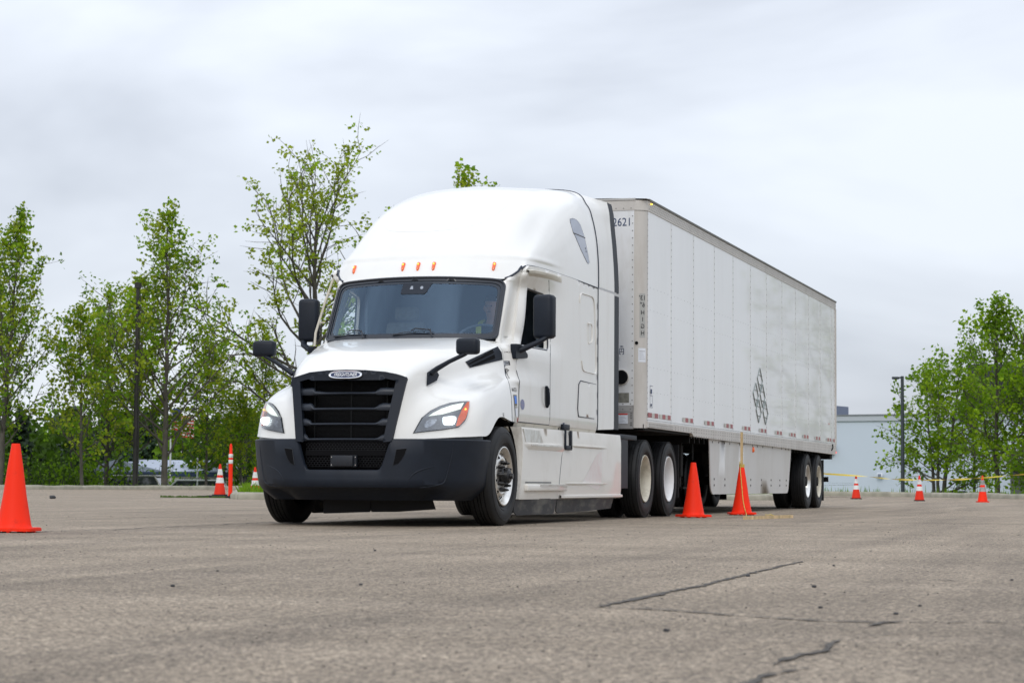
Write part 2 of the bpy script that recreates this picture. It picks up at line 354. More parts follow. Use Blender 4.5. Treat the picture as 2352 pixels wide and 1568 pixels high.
def text(s, size, M4, mat_, parent, name='lettering', ext=0.0008, shear=0.0, sx=1.0, bold=0.0, align='CENTER', wrap=None):
    cu = bpy.data.curves.new('t', 'FONT'); cu.body = s; cu.size = size; cu.align_x = align; cu.align_y = 'CENTER'; cu.extrude = ext; cu.shear = shear; cu.offset = bold; cu.resolution_u = 3
    o = bpy.data.objects.new('t', cu); col.objects.link(o); dg = bpy.context.evaluated_depsgraph_get(); dg.update()
    me = bpy.data.meshes.new_from_object(o.evaluated_get(dg)); bpy.data.objects.remove(o)
    for v in me.vertices:
        p = M4 @ Vector((v.co.x*sx, v.co.y, v.co.z)); v.co = (wrap(p) if wrap else p)-ORG.get(parent.name, Vector())
    me.materials.clear(); me.materials.append(mat_); q = bpy.data.objects.new(name, me); col.objects.link(q); q.parent = parent; return q
def ss(a, b, x): t = max(0, min(1, (x-a)/(b-a))); return t*t*(3-2*t)
def frame4(o, ex, ey):
    ex = Vector(ex).normalized(); ey = Vector(ey).normalized(); ez = ex.cross(ey); m = Matrix((ex, ey, ez)).transposed().to_4x4(); m.translation = Vector(o); return m
def surf_bvh(mb): return BVHTree.FromPolygons([Vector(v) for v in mb.v], mb.f)
def snap(b, p, d, off):
    d = Vector(d).normalized(); h = b.ray_cast(Vector(p)-d*1.5, d)
    if h[0] is None: h = b.find_nearest(Vector(p))
    n = h[1] if h[1].dot(d) < 0 else -h[1]
    return h[0]+n*off
def decal(mb, pts, b, d, off, mi=0, step=0.05):
    d = Vector(d).normalized(); ez = Vector((0, 0, 1)); ea = ez.cross(d).normalized(); eb = d.cross(ea)
    pol = [(Vector(p).dot(ea), Vector(p).dot(eb)) for p in pts]
    V, F = fill(pol, (), step); mb.add([snap(b, ea*v[0]+eb*v[1]+d*Vector(pts[0]).dot(d), d, off) for v in V], F, mi)
def seam(mb, pts, b, d, r=0.004, mi=0, step=0.06, off=0.0):
    P = []
    for i in range(len(pts)-1):
        a, c = Vector(pts[i]), Vector(pts[i+1]); k = max(1, int((c-a).length/step)); P += [a+(c-a)*t/k for t in range(k)]
    P.append(Vector(pts[-1])); mb.tube([snap(b, p, d, off) for p in P], r, 6, mi)

# ------------------------------------------------------------------ ground and kerbs
KL = [(-95, 22), (-60, 50), (-40.7, 64.2), (-39.7, 73.0), (-37.4, 79.7), (-31, 81.5), (-22, 77), (-13, 70.5), (-5.6, 66.2), (-2.0, 65.0), (2.8, 56.1), (9, 44), (16, 30), (24, 12)]
lot = [Vector((x, y, 0)) for x, y in KL]
mb = MB(); poly = [(x, y) for x, y in KL]+[(60, -40), (-60, -60)]
V, F = fill(poly, (), 9.0); mb.add([(v[0], v[1], 0) for v in V], F)
g = mb.build('parking_lot', M_asphalt, smooth=0); tag(g, kind='structure')
if g.data.polygons[0].normal.z < 0: g.data.flip_normals()
mb = MB(); mb.grid([[(x*700, y*700+300, -1.25) for y in range(-3, 5)] for x in range(-4, 5)])
g = mb.build('ground', M_grass, smooth=0); tag(g, kind='structure')
mb = MB(); P = [Vector((x, y, 0)) for x, y in KL]
mb.grid([[p+Vector((0, 0.1, 0.06)), p+Vector((p.x*0.02-0.3, 2.0, -0.1)), p+Vector((p.x*0.03-1, 7, -1.27))] for p in P])
g = mb.build('embankment', M_grass); tag(g, kind='structure')
def kerb(name, pts, wd, h, seed, label):
    rnd = random.Random(seed); pts = [Vector((*p, 0)) for p in pts]; Q = []
    for i in range(len(pts)-1):
        k = max(1, int((pts[i+1]-pts[i]).length/1.1)); Q += [pts[i].lerp(pts[i+1], t/k) for t in range(k)]
    Q.append(pts[-1]); m = MB(); G = []
    for i, p in enumerate(Q):
        d = (Q[min(i+1, len(Q)-1)]-Q[max(i-1, 0)]).normalized(); nn = Vector((-d.y, d.x, 0)); hh = h*rnd.uniform(0.82, 1.08); j = rnd.uniform(-.03, .03)
        G.append([p+nn*(a+j)+Vector((0, 0, z*hh)) for a, z in ((-wd/2, -0.2), (-wd/2, 0.6), (-wd/2+0.05, 0.92), (0, 1.0), (wd/2-0.05, 0.95), (wd/2, 0.6), (wd/2, -0.2))])
    m.grid(G); return tag(m.build(name, M_concrete, smooth=50), label, None, None, 'structure')
kerb('kerb', KL, 0.34, 0.20, 3, 'worn concrete kerb along the far edge of the lot')
isl = [tuple(bearing(px_, d_)[:2]) for px_, d_ in ((556, 54), (575, 51.9), (620, 51.6), (1000, 55.5), (1664, 60.4), (1766, 61.6), (1785, 64), (1740, 69), (1200, 76), (700, 80), (570, 78), (556, 60), (556, 54))]
kerb('island_kerb', isl, 0.5, 0.17, 5, 'rounded concrete kerb round the grass island')
mb = MB(); V, F = fill(isl[:-1], (), 1.0); rnd = random.Random(2)
mb.add([(v[0], v[1], 0.13+rnd.uniform(0, .05)) for v in V], F); g = mb.build('island_ground', M_grass, smooth=60); tag(g, kind='structure')

# cracks and joints in the asphalt: narrow tar-dark ribbons lying on the lot
M_crack = mat('asphalt_crack', (0.045, 0.039, 0.033), 0.9, var=0.5, vscale=40, dirt=(0.16, 0.14, 0.115), dscale=28, dlo=.45, dhi=.7)
def crack(pts, w0, w1, seed, split=1.0, jag=1.0):
    rnd = random.Random(seed); P = []
    for i in range(len(pts)-1):
        a, b = Vector(pts[i]), Vector(pts[i+1]); k = max(2, int((b-a).length/0.035))
        P += [a.lerp(b, t/k) for t in range(k)]
    m = MB(); off = 0; G = []; L = len(P)
    for i, p in enumerate(P):
        d = (P[min(i+1, L-1)]-P[max(i-1, 0)]).normalized(); nn = Vector((-d.y, d.x)); off = off*0.9+rnd.uniform(-.006, .006)*jag
        wv = 1.35*(w0+(w1-w0)*i/L)*rnd.uniform(0.1, 1.4)*min(1, (i+1)/6, (L-i)/6)
        if rnd.random() > split: wv *= 0.1
        G.append([(p.x+nn.x*(off+wv), p.y+nn.y*(off+wv), 0.004), (p.x+nn.x*(off-wv), p.y+nn.y*(off-wv), 0.004)])
    m.grid(G); tag(m.build('pavement_crack', M_crack, smooth=0), kind='structure')
crack([(5.81, -13.72), (5.81, -12.88), (5.81, -11.94), (5.77, -10.25), (5.72, -8.74)], .016, .010, 1)
crack([(5.81, -13.69), (6.07, -13.79), (6.35, -14.01), (6.66, -14.18), (6.87, -14.18), (7.13, -14.04), (7.7, -13.9)], .013, .011, 2, .85)
crack([(6.93, -14.08), (6.88, -14.22), (6.87, -14.44)], .014, .012, 3)
crack([(7.0, -14.6), (6.93, -14.85), (6.88, -14.85), (6.86, -15.0)], .004, .006, 33)
crack([(6.87, -15.0), (6.86, -15.22), (6.875, -15.42), (6.84, -15.6), (6.83, -15.78), (6.84, -15.98)], .010, .012, 4)
crack([(6.93, -15.98), (6.90, -16.1), (6.875, -16.22), (6.865, -16.42), (6.84, -16.7)], .009, .012, 5)
crack([(6.26, -10.97), (6.56, -10.97), (7.08, -10.87), (7.8, -10.8)], .011, .013, 6, .8)
crack([(-1.6, -5.6), (-1.3, -4.94), (-1.17, -3.88), (-1.29, -1.93), (-1.51, .69), (-2.2, 3.5)], .020, .014, 7, .9, 2)
crack([(-6.2, 1.0), (-4.9, 2.6), (-3.2, 5.0)], .012, .02, 8, .6, 3)
crack([(7.5, -3.0), (8.2, -2.2), (9.4, -1.4)], .02, .03, 9, .7, 3)
crack([(6.35, -13.98), (6.36, -14.06)], .012, .012, 10)
rnd = random.Random(9)
for i, (x, y) in enumerate([(2.9, -8.18), (3.33, -11.5), (4.46, -12.52), (3.81, -12.99), (5.82, -10.92), (6.29, -11.88), (6.56, -13.44), (6.88, -13.17), (6.0, -9.39), (7.04, -10.79), (6.86, -13.72), (6.32, -14.85), (-17.06, 23.9)]):
    m = MB(); bm = bmesh.new(); bmesh.ops.create_icosphere(bm, subdivisions=2, radius=1)
    s_ = rnd.uniform(.006, .010) if i < 12 else .07
    for v in bm.verts: v.co = Vector((v.co.x*1.2, v.co.y, v.co.z*0.7))*s_*rnd.uniform(.8, 1.15)
    for v in bm.verts: v.co.z += s_*.45
    m.add([v.co+Vector((x, y, 0)) for v in bm.verts], [[v.index for v in f.verts] for f in bm.faces]); bm.free()
    o = m.build('stone', M_pebble, origin=(x, y, 0), label=('dark stone lying nearest the front of the truck', 'lone dark stone on the asphalt ahead of the passenger-side front wheel', 'larger dark stone in the middle foreground, ahead of the driver-side front wheel', 'faint small stone, farthest left of those in the foreground', 'dark stone just above the middle of the long straight crack', 'dark stone between the long straight crack and the faint horizontal crack',
        'dark stone right above the thin crack that leads to the jagged crack', 'dark stone right of the jagged crack, nearest the right edge of the foreground', 'small stone beyond the far tip of the long straight crack', 'small stone on the faint horizontal crack near the right edge', 'small stone at the top end of the jagged crack', 'dark stone below the near end of the long straight crack', 'dark clod lying alone on the lot beyond the large cone')[i], smooth=0)
    o['category'] = 'stone'
    if i < 12: o['group'] = 'small dark stones on the asphalt'
mb = MB()
for i in range(900):
    t = rnd.random(); d = 4.5+22*t*t; p = bearing(rnd.uniform(-60, 2412), d); s_ = rnd.uniform(.0015, .004)*(1+d*.05)
    mb.add([(p.x-s_, p.y, .001), (p.x+s_, p.y, .001), (p.x, p.y+s_*1.4, .001), (p.x, p.y, s_)], [(0, 1, 3), (1, 2, 3), (2, 0, 3)])
tag(mb.build('grit', M_pebble, smooth=0), 'loose grit scattered over the asphalt', 'grit', kind='stuff')

# ================================================================== THE TRUCK
truck = empty('semi_truck'); tag(truck, 'white semi truck with black grille and lit headlights, pulling the long trailer', 'truck')
# ---- hood and fenders: sections from the grille edge back to the cowl
U = [
 [(0,-1.285,1.53),(.22,-1.262,1.525),(.40,-1.217,1.511),(.55,-1.20,1.478),(.592,-1.20,1.44),(.575,-1.225,1.30),(.56,-1.245,1.2),(.545,-1.262,1.1),(.53,-1.28,1.02),(.515,-1.295,.94),(.5,-1.31,.85)],
 [(0,-1.18,1.62),(.25,-1.16,1.615),(.43,-1.13,1.595),(.56,-1.12,1.555),(.63,-1.12,1.465),(.635,-1.14,1.32),(.64,-1.16,1.22),(.645,-1.18,1.13),(.65,-1.20,1.04),(.65,-1.22,.95),(.65,-1.235,.855)],
 [(0,-.92,1.725),(.3,-.91,1.725),(.5,-.88,1.70),(.63,-.87,1.65),(.705,-.87,1.56),(.735,-.88,1.41),(.775,-.94,1.31),(.81,-1.0,1.235),(.83,-1.05,1.13),(.84,-1.09,1.0),(.85,-1.12,.865)],
 [(0,-.6,1.80),(.35,-.6,1.80),(.55,-.6,1.775),(.69,-.6,1.725),(.775,-.6,1.64),(.81,-.62,1.47),(.88,-.72,1.355),(.97,-.82,1.27),(1.0,-.88,1.16),(1.02,-.94,1.02),(1.04,-.96,.88)],
 [(0,-.3,1.855),(.4,-.3,1.85),(.61,-.3,1.83),(.76,-.3,1.78),(.855,-.3,1.69),(.89,-.32,1.52),(.98,-.44,1.40),(1.09,-.6,1.30),(1.15,-.66,1.18),(1.175,-.70,1.04),(1.19,-.71,.895)],
 [(0,0,1.90),(.45,0,1.90),(.68,0,1.88),(.83,0,1.83),(.93,0,1.745),(.96,-.02,1.585),(1.04,-.15,1.45),(1.135,-.33,1.365),(1.19,-.40,1.22),(1.212,-.44,1.07),(1.222,-.485,.92)],
 [(0,.18,1.93),(.5,.18,1.925),(.75,.18,1.905),(.89,.18,1.86),(.985,.18,1.785),(1.015,.18,1.63),(1.075,.08,1.495),(1.155,-.02,1.425),(1.20,-.06,1.30),(1.215,-.1,1.19),(1.222,-.14,1.10)],
 [(0,.42,1.96),(.5,.42,1.955),(.8,.43,1.94),(.94,.44,1.90),(1.05,.45,1.835),(1.08,.45,1.69),(1.108,.42,1.56),(1.165,.35,1.48),(1.20,.33,1.33),(1.215,.31,1.17),(1.222,.30,1.07)]]
def relax(G_, n_, keep_first_col=True):
    for _ in range(n_):
        N_ = [[p.copy() for p in r] for r in G_]
        for i in range(1, len(G_)-1):
            for j in range(0, len(G_[0])-1):
                if j == 0:
                    m_ = (G_[i-1][0]+G_[i+1][0]+G_[i][1]*2)/4; N_[i][0] = G_[i][0].lerp(Vector((0, m_.y, m_.z)), .5)
                else: N_[i][j] = G_[i][j].lerp((G_[i-1][j]+G_[i+1][j]+G_[i][j-1]+G_[i][j+1])/4, .6)
        for i in range(len(G_)):
            for j in range(len(G_[0])): G_[i][j] = N_[i][j]
    return G_
HG = relax(splgrid(U, 7, 6), 7); hood_mb = MB(); hood_mb.grid(HG); hood_mb.mirror()
def inner_strip(row, d):
    m = MB(); m.grid([[p, Vector(p)+Vector(d)] for p in row]); return m
# returned edges so the panels have visible thickness
edge = [HG[i][-1] for i in range(len(HG))]; he = MB(); he.grid([[p, p+Vector((-.05, .02, .0))] for p in edge]); he.mirror()
hood_mb2 = MB(); hood_mb2.v = list(hood_mb.v); hood_mb2.f = list(hood_mb.f); hood_mb2.m = list(hood_mb.m); hood_mb2.add(he.v, he.f)
hood = hood_mb2.build('hood', M_paint, truck, smooth=60); BH = surf_bvh(hood_mb)
SIDE = Vector((-1, 0, 0)); FRONT = Vector((0, 1, 0)); DIAG = Vector((-.7, .72, 0)).normalized()
def mir(v): return Vector((-v[0], v[1], v[2]))
# hood mid-panel crease and side air intake
mb = MB(); IN = [(.93,-.22,1.69),(1.05,.435,1.872),(1.078,.435,1.722),(.96,-.16,1.63)]
for s in (1, -1):
    mb = MB(); dd = Vector((-s*.8, -.25, -.45)); decal(mb, [(s*x, y, z) for x, y, z in IN], BH, dd, .006); ik = mb.build('side_intake', M_dark, truck)
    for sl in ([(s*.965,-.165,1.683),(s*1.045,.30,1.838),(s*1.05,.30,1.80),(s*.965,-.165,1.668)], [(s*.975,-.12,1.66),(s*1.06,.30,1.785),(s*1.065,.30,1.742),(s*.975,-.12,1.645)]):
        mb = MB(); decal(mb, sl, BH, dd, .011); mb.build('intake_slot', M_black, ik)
# ---- cowl panel between hood and door
CW = [[Vector(p)+Vector((0, .010, 0)) for p in HG[-1][18:]]]
def doorfront(z):
    T_ = [(1.0, .607), (1.30, .610), (1.50, .628), (1.60, .653), (1.78, .678), (1.95, .70)]
    for i in range(5):
        if z <= T_[i+1][0]: return T_[i][1]+(T_[i+1][1]-T_[i][1])*max(0, (z-T_[i][0]))/(T_[i+1][0]-T_[i][0])
    return .70
def SX(y, z):
    fr = 1-ss(1.1, 2.9, y)
    x = 1.2-.035*ss(1.50, 1.62, z)*(1-ss(.75, 1.9, y))-.055*ss(1.9, 2.75, z)*fr-.012*(1-ss(.62, .95, y))*ss(1.2, 1.6, z)
    x += .012*math.exp(-((z-1.50)/.03)**2)*(1-ss(.9, 1.6, y))
    return x-.012*(1-ss(1.07, 1.13, z))
for t_ in (.2, .4, .6, .8, 1.0):
    row_ = []
    for p in CW[0]:
        z_ = p[2]+t_*(-.01 if p[2] > 1.8 else .0); yd = doorfront(z_); xt = SX(yd, z_)-.002
        if p[2] > 1.86: xt = p[0]+(xt-p[0])*.8
        row_.append(Vector((p[0]+(xt-p[0])*ss(0, 1, t_), p[1]+(yd-p[1])*t_, z_)))
    CW.append(row_)
for s in (1, -1):
    mb = MB(); mb.grid([[Vector((s*p[0], p[1], p[2])) for p in r] for r in CW]); mb.build('cowl_panel', M_side, truck, smooth=60)
cw = MB(); cw.grid(CW); cw.mirror(); BC = surf_bvh(cw)
mb = MB()
for s in (1, -1): seam(mb, [(s*p[0], p[1]+.0, p[2]) for p in HG[-1][18::3]], BC, (-s, 0, -.3), .0045, off=-.002)
mb.build('panel_gap', M_gap, truck)

# ---- windshield
def WS(s, t, off=0.0):
    a = abs(s); x = s*(.975-.031*t); y = .385+.345*t+.213*a**2.3; z = 1.955+.635*t+.03*t*(1-a*a)
    n = Vector((.35*s, -.88, .47)).normalized(); return Vector((x, y, z))+n*off
wo = roundpoly([(-.985, -.03), (.985, -.03), (1.0, 1.0), (-1.0, 1.0)], [.10, .10, .13, .13], 8)
wi = roundpoly([(-.955, .045), (.955, .045), (.965, .945), (-.965, .945)], [.09, .09, .12, .12], 8)
wd = roundpoly([(-.93, .075), (.93, .075), (.935, .905), (-.935, .905)], [.08, .08, .11, .11], 8)
mb = MB(); panel(mb, wi, lambda s, t: WS(s, t, 0), step=.08); wsg = mb.build('windshield', M_wsglass, truck, smooth=80)
mb = MB(); panel(mb, wo, lambda s, t: WS(s, t, .012), [wi], .06); rim(mb, wi, lambda s, t: WS(s, t, .012), (0, .02, -.01)); rim(mb, wo, lambda s, t: WS(s, t, .012), (0, .05, -.02))
mb.tube([WS(s, t, .014) for s, t in densify(wo, .05)+[wo[0]]], .014, 6)
mb.build('windshield_seal', M_seal, truck, smooth=50)
mb = MB(); panel(mb, wi, lambda s, t: WS(s, t, .003), [wd], .05); mb.build('frit_band', mat('windshield_frit', (.020, .028, .042), .25), wsg, smooth=60)
sb = roundpoly([(-.155, .92), (-.17, .73), (.13, .73), (.19, .92)], [0, .035, .035, 0], 6)
mb = MB(); panel(mb, sb, lambda s, t: WS(s+.02, t, .0045), step=.05); rim(mb, sb, lambda s, t: WS(s+.02, t, -.010), (0, .05, -.02))
sbo = mb.build('sensor_housing', mat('sensor_housing_plastic', (.010, .015, .026), .4, spec=.3), wsg, smooth=50)
for (cx, rr) in ((.075, .018), (-.045, .0)):
    mb = MB()
    if rr: mb.add([WS(.02+cx+rr*math.cos(a*R(30)), .835+rr*1.5*math.sin(a*R(30)), .007) for a in range(12)], [tuple(range(12))])
    else: mb.add([WS(.02-.065, .81, .007), WS(.02-.025, .81, .007), WS(.02-.032, .865, .007), WS(.02-.055, .865, .007)], [(0, 1, 2, 3)])
    mb.build('camera_lens', mat('camera_lens_grey', (.30, .33, .38), .35), sbo)
for (x0, x1, zz) in ((-.88, -.45, .035), (-.14, .34, .035)):
    mb = MB(); m_ = (x0+x1)/2
    mb.tube([WS(x0, zz, .03), WS((x0+m_)/2, zz+.028, .035), WS(m_, zz+.045, .035), WS((x1+m_)/2, zz+.045, .035), WS(x1, zz+.03, .03)], [.006, .008, .009, .008, .006], 6, flat=.5)
    mb.tube([WS(x1-.02, -.02, .04), WS(x1-.05, zz+.055, .055), WS(m_+.03, zz+.075, .055), WS(m_-.02, zz+.055, .045)], [.012, .010, .008, .008], 6)
    mb.tube([WS(x0+.01, zz+.005, .018), WS(m_, zz+.03, .020), WS(x1-.01, zz+.02, .018)], .005, 4)
    mb.build('wiper', M_seal, truck)

# ---- grille
def gy(x, z): return -1.205-.085*(1-min(1, abs(x)/.6)**2)-.16*(1.46-z)*(.5+.5*min(1, abs(x)/.5))*(1 if z < 1.46 else .2)
def GP(x, z, o=0.0): return Vector((x, gy(x, z)-o-.0, z))
gout = [(0, 1.535), (.2, 1.530), (.40, 1.513), (.595, 1.463), (.605, 1.44), (.503, .83), (.45, .825)]
gin = [(.415, .835), (.505, 1.425), (.40, 1.447), (.375, 1.432), (0, 1.430)]
go = gout+[(-x, z) for x, z in gout[:0:-1]]; gi = gin+[(-x, z) for x, z in gin[-2::-1]]
gout2 = [(0, 1.535), (.2, 1.530), (.40, 1.513), (.595, 1.463), (.605, 1.44), (.503, .83), (.418, .826)]
full = [(-x, z) for x, z in gout2[:0:-1]][::-1]
ring = [(x, z) for x, z in gout2]+[(x, z) for x, z in gin[0:]]                      # half ring (closed down the centre)
mb = MB(); panel(mb, ring, lambda x, z: GP(x, z, .012), step=.04)
P = [GP(x, z, .012) for x, z in gin]; mb.grid([[p, p+Vector((0, .07, -.004))] for p in spl(P, 3)]); P = [GP(x, z, .012) for x, z in gout2[:-1]]; mb.grid([[p, p+Vector((0, .05, 0))] for p in P])
mb.mirror(); gr = mb.build('grille', M_dark, truck, smooth=35)
def slat(zc, xe, sl):
    m = MB(); xs = [-xe, -xe*.98, -.42, -.375, -.355, -.335, -.2, 0, .2, .30, .325, .35, .385, .43, xe*.98, xe]
    G = []
    for x in xs:
        a = abs(x)*xe/.5; big = ss(.28, .36, a) if x > 0 else ss(.325, .35, a); sc = .5-(zc-1.1)*.0
        h = .013+.026*big; zc2 = zc+.004*(1-a*a*4)+.020*big; dep = .018+.03*big
        y = gy(x, zc)+.026-.016*(1-a/.52)
        G.append([Vector((x, y+dep, zc2+h*.9)), Vector((x, y+dep*.35, zc2+h)), Vector((x, y-.004, zc2+h*.55)), Vector((x, y-.012, zc2-h*.1)), Vector((x, y-.004, zc2-h*.8)), Vector((x, y+dep*.5, zc2-h)), Vector((x, y+dep, zc2-h*.9))])
    m.grid(G); return m.build('slat', M_slat, gr, smooth=50)
for zc, xe in ((1.298, .50), (1.146, .478), (.997, .452), (.847, .43)): slat(zc, xe, 0)
mb = MB(); mb.box(-.56, .56, -1.12, -1.10, .56, 1.46)
mb.build('grille_backing', M_black, gr, smooth=0)
mb = MB()
for k in range(46): mb.box(-.37, .37, -1.135, -1.130, .87+k*.0122, .873+k*.0122)
mb.box(-.39, -.375, -1.15, -1.13, .85, 1.43); mb.box(.375, .39, -1.15, -1.13, .85, 1.43); mb.box(-.006, .006, -1.14, -1.13, .86, 1.43)
mb.build('radiator_fins', mat('radiator_fins', (.007, .008, .009), .6, spec=.2), gr, smooth=0)
def hexmesh(m, x0, x1, z0, z1, yf):
    dz = .021; dx = .034; k = 0; z = z0
    while z <= z1+1e-4:
        m.box(x0, x1, yf(0)+.0, yf(0)+.008, z-.0012, z+.0012)
        x = x0+(dx/2 if k % 2 else 0)
        while x < x1 and z < z1-.001: m.box(x-.0012, x+.0012, yf(0), yf(0)+.008, z, min(z+dz, z1)); x += dx
        z += dz; k += 1
mb = MB(); hexmesh(mb, -.42, .42, .747, .820, lambda x: -1.262); hexmesh(mb, -.42, -.115, .586, .690, lambda x: -1.262); hexmesh(mb, .115, .42, .586, .690, lambda x: -1.262)
mb.build('honeycomb_mesh', M_mesh, gr, smooth=0)
mb = MB(); mb.box(-.42, .42, -1.285, -1.24, .693, .742); mb.build('cross_bar', M_black, gr, smooth=0)
mb = MB(); mb.box(-.106, .106, -1.366, -1.34, .59, .692, c=.004); mb.box(-.135, .135, -1.335, -1.30, .583, .696)
rp = mb.build('radar_cover', M_darker, truck, smooth=30)
for x in (-.125, .125):
    for z in (.602, .678): mb = MB(); mb.lathe([(0, -1.338), (.005, -1.338), (.005, -1.334)], 8, 'Y', at=(x, 0, z)); mb.build('screw', M_alu, rp)
# badge
bt = empty('badge', (0, -1.29, 1.484), truck); mb = MB()
def oval(a, b, n=40): return [(a*math.copysign(abs(math.cos(t))**.72, math.cos(t)), b*math.copysign(abs(math.sin(t))**.8, math.sin(t))) for t in [2*math.pi*k/n for k in range(n)]]
def BW(x, z, o): return Vector((x, gy(x, 1.484)-.016-o+.02*(z/.036)*.6, 1.484+z))
O1, O2 = oval(.171, .036), oval(.154, .0285)
panel(mb, O1, lambda x, z: BW(x, z, .012), [O2], .02); rim(mb, O1, lambda x, z: BW(x, z, .012), (0, .03, 0)); mb.tube([BW(x, z, .012) for x, z in O1+[O1[0]]], .004, 6, caps=False)
mb.build('badge_ring', M_chrome, bt, smooth=50); mb = MB(); panel(mb, O2, lambda x, z: BW(x, z, .008), step=.02); mb.build('badge_field', M_badgeblue, bt, smooth=50)
text('FREIGHTLINER', .046, Matrix(), mat('badge_lettering', (.8, .81, .83), .3), bt, shear=.28, sx=.80, bold=.0003, wrap=lambda p: BW(p.x, p.y, .011+p.z))

# ---- headlights: outlines follow the fender surface
HLo = [(.673,-1.214,.911),(.706,-1.177,.994),(.735,-1.139,1.065),(.802,-1.067,1.137),(.872,-.986,1.186),(.942,-.902,1.218),(1.02,-.801,1.236),(1.086,-.707,1.242),(1.097,-.747,1.182),(1.096,-.82,1.074),(1.084,-.857,1.032),(1.045,-.926,.977),(.921,-1.05,.947),(.782,-1.147,.927)]
DRL = [(.79,-1.10,1.078),(.825,-1.063,1.112),(.887,-.994,1.155),(.957,-.909,1.19),(1.051,-.78,1.222),(1.036,-.847,1.155),(.904,-1.005,1.100)]
AMB = [(1.069,-.744,1.228),(1.083,-.716,1.232),(1.093,-.764,1.164),(1.087,-.836,1.066),(1.049,-.918,.993),(1.022,-.946,.985),(1.028,-.905,1.066),(1.045,-.836,1.15)]
BEAM = [(.899,-1.024,1.068),(.921,-.999,1.083),(.999,-.921,1.092),(1.022,-.904,1.071),(1.018,-.938,1.012),(1.0,-.969,.992),(.933,-1.032,.985),(.907,-1.039,1.015)]
LEN2 = [(.765,-1.139,1.010),(.801,-1.099,1.045),(.855,-1.052,1.050),(.845,-1.074,1.01),(.818,-1.111,.980),(.775,-1.146,.968)]
def shrink(P, k): c = sum((Vector(p) for p in P), Vector())/len(P); return [c+(Vector(p)-c)*k for p in P]
def sm3(P, n=3): Q = spl([Vector(P[-1])]+[Vector(p) for p in P]+[Vector(P[0])], n); return Q[n:-1]
for s in (1, -1):
    t = (lambda P: [Vector(p) for p in P]) if s == 1 else (lambda P: [mir(p) for p in P])
    D = Vector((-.68*s, .73, 0))
    mb = MB(); decal(mb, t(HLo), BH, D, .004, step=.04); hl = mb.build('headlight', M_hlrim, truck, smooth=60)
    mb = MB(); decal(mb, t(shrink(HLo, .94)), BH, D, .007, step=.04); mb.build('lamp_housing', M_hlbase, hl, smooth=60)
    mb = MB(); decal(mb, t(DRL), BH, D, .012, step=.03); mb.build('daylight_strip', M_drl, hl, smooth=60)
    mb = MB(); decal(mb, t(AMB), BH, D, .012, step=.03); mb.build('side_marker', M_amber, hl, smooth=60)
    mb = MB(); decal(mb, t(sm3(shrink(BEAM, .86))), BH, D, .010, step=.03); mb.build('reflector', mat('headlamp_bowl', (.55, .58, .60), .15, metal=.6, emit=(.9, 1, .97), estr=.9), hl, smooth=60)
    mb = MB(); c = snap(BH, t([(.965,-.955,1.035)])[0], D, .02); bm = bmesh.new(); bmesh.ops.create_uvsphere(bm, u_segments=16, v_segments=10, radius=.040)
    mb.add([c+v.co*(1 if v.co.z > 0 else .9) for v in bm.verts], [[v.index for v in f.verts] for f in bm.faces]); bm.free(); mb.build('lit_bulb', M_beam, hl, smooth=80)
    mb = MB(); decal(mb, t(sm3(shrink(LEN2, 1.0))), BH, D, .011, step=.03); mb.build('low_beam_lens', mat('projector_lens', (.33, .35, .38), .12, metal=.5, coat=1, var=.6, vscale=30), hl, smooth=60)
    mb = MB(); c = snap(BH, t([(1.068,-.80,1.155)])[0], D, .015); bm = bmesh.new(); bmesh.ops.create_icosphere(bm, subdivisions=2, radius=.009)
    mb.add([c+v.co for v in bm.verts], [[v.index for v in f.verts] for f in bm.faces]); bm.free(); mb.build('signal_bulb', M_amberlit, hl, smooth=80)
    mb = MB(); decal(mb, t(shrink(HLo, .97)), BH, D, .022, step=.05); mb.build('lamp_cover', M_clear, hl, smooth=80)

# ---- bumper
def plan(u):
    P = spl([(0,-1.385,0),(.25,-1.375,0),(.47,-1.345,0),(.72,-1.255,0),(.95,-1.10,0),(1.10,-.93,0),(1.18,-.78,0),(1.225,-.62,0),(1.238,-.47,0)], 10)
    x = max(0, min(.99999, u))*(len(P)-1); i = int(x); return P[i].lerp(P[i+1], x-i)
us = [i/60 for i in range(61)]; G = []
for u in us:
    p = plan(u); c = plan(min(1, u+.01))-plan(max(0, u-.01)); nn = Vector((c.y, -c.x, 0)).normalized()
    x = p.x
    zt = .858+.006*ss(.5, 1.2, x) if x > .505 else (.555+(.858-.555)*ss(.36, .505, x)**1.3)
    row = []
    side = ss(.93, 1.07, x)
    prof = [(-.035, zt+.0), (-.008, zt-.004), (0, zt-.014), (.0, zt*.66+.36*.34), (.004*(1-side), .47), (.006*(1-side), .412), (-.012*(1-side), .384-.02*side), (-.10*(1-side)-.004*side, .366-.03*side), (-.17*(1-side)-.016*side, .30), (-.22*(1-side)-.05*side, .258)]
    for o, z in prof:
        tuck = ss(.55, 1.05, x)*(.03*ss(.84, .50, z) if False else .035*(1-ss(.45, .84, z))+.115*(1-ss(.255, .46, z))**1.4)
        q = p+nn*o; row.append(Vector((q.x-tuck, q.y+tuck*.25*(1-ss(.9, 1, u)), z)))
    G.append(row)
bmp = MB(); bmp.grid(G); bmp.grid([[r[-1], r[-1]+Vector((-.04, .03, .03))] for i, r in enumerate(G)])
bmp.grid([[p, p+Vector((-.12, .01, 0))] for p in G[-1]])
bmp.mirror(); bo = bmp.build('bumper', M_dark, truck, smooth=40); BB = surf_bvh(bmp)
mb = MB()   # recessed band under the hood edge
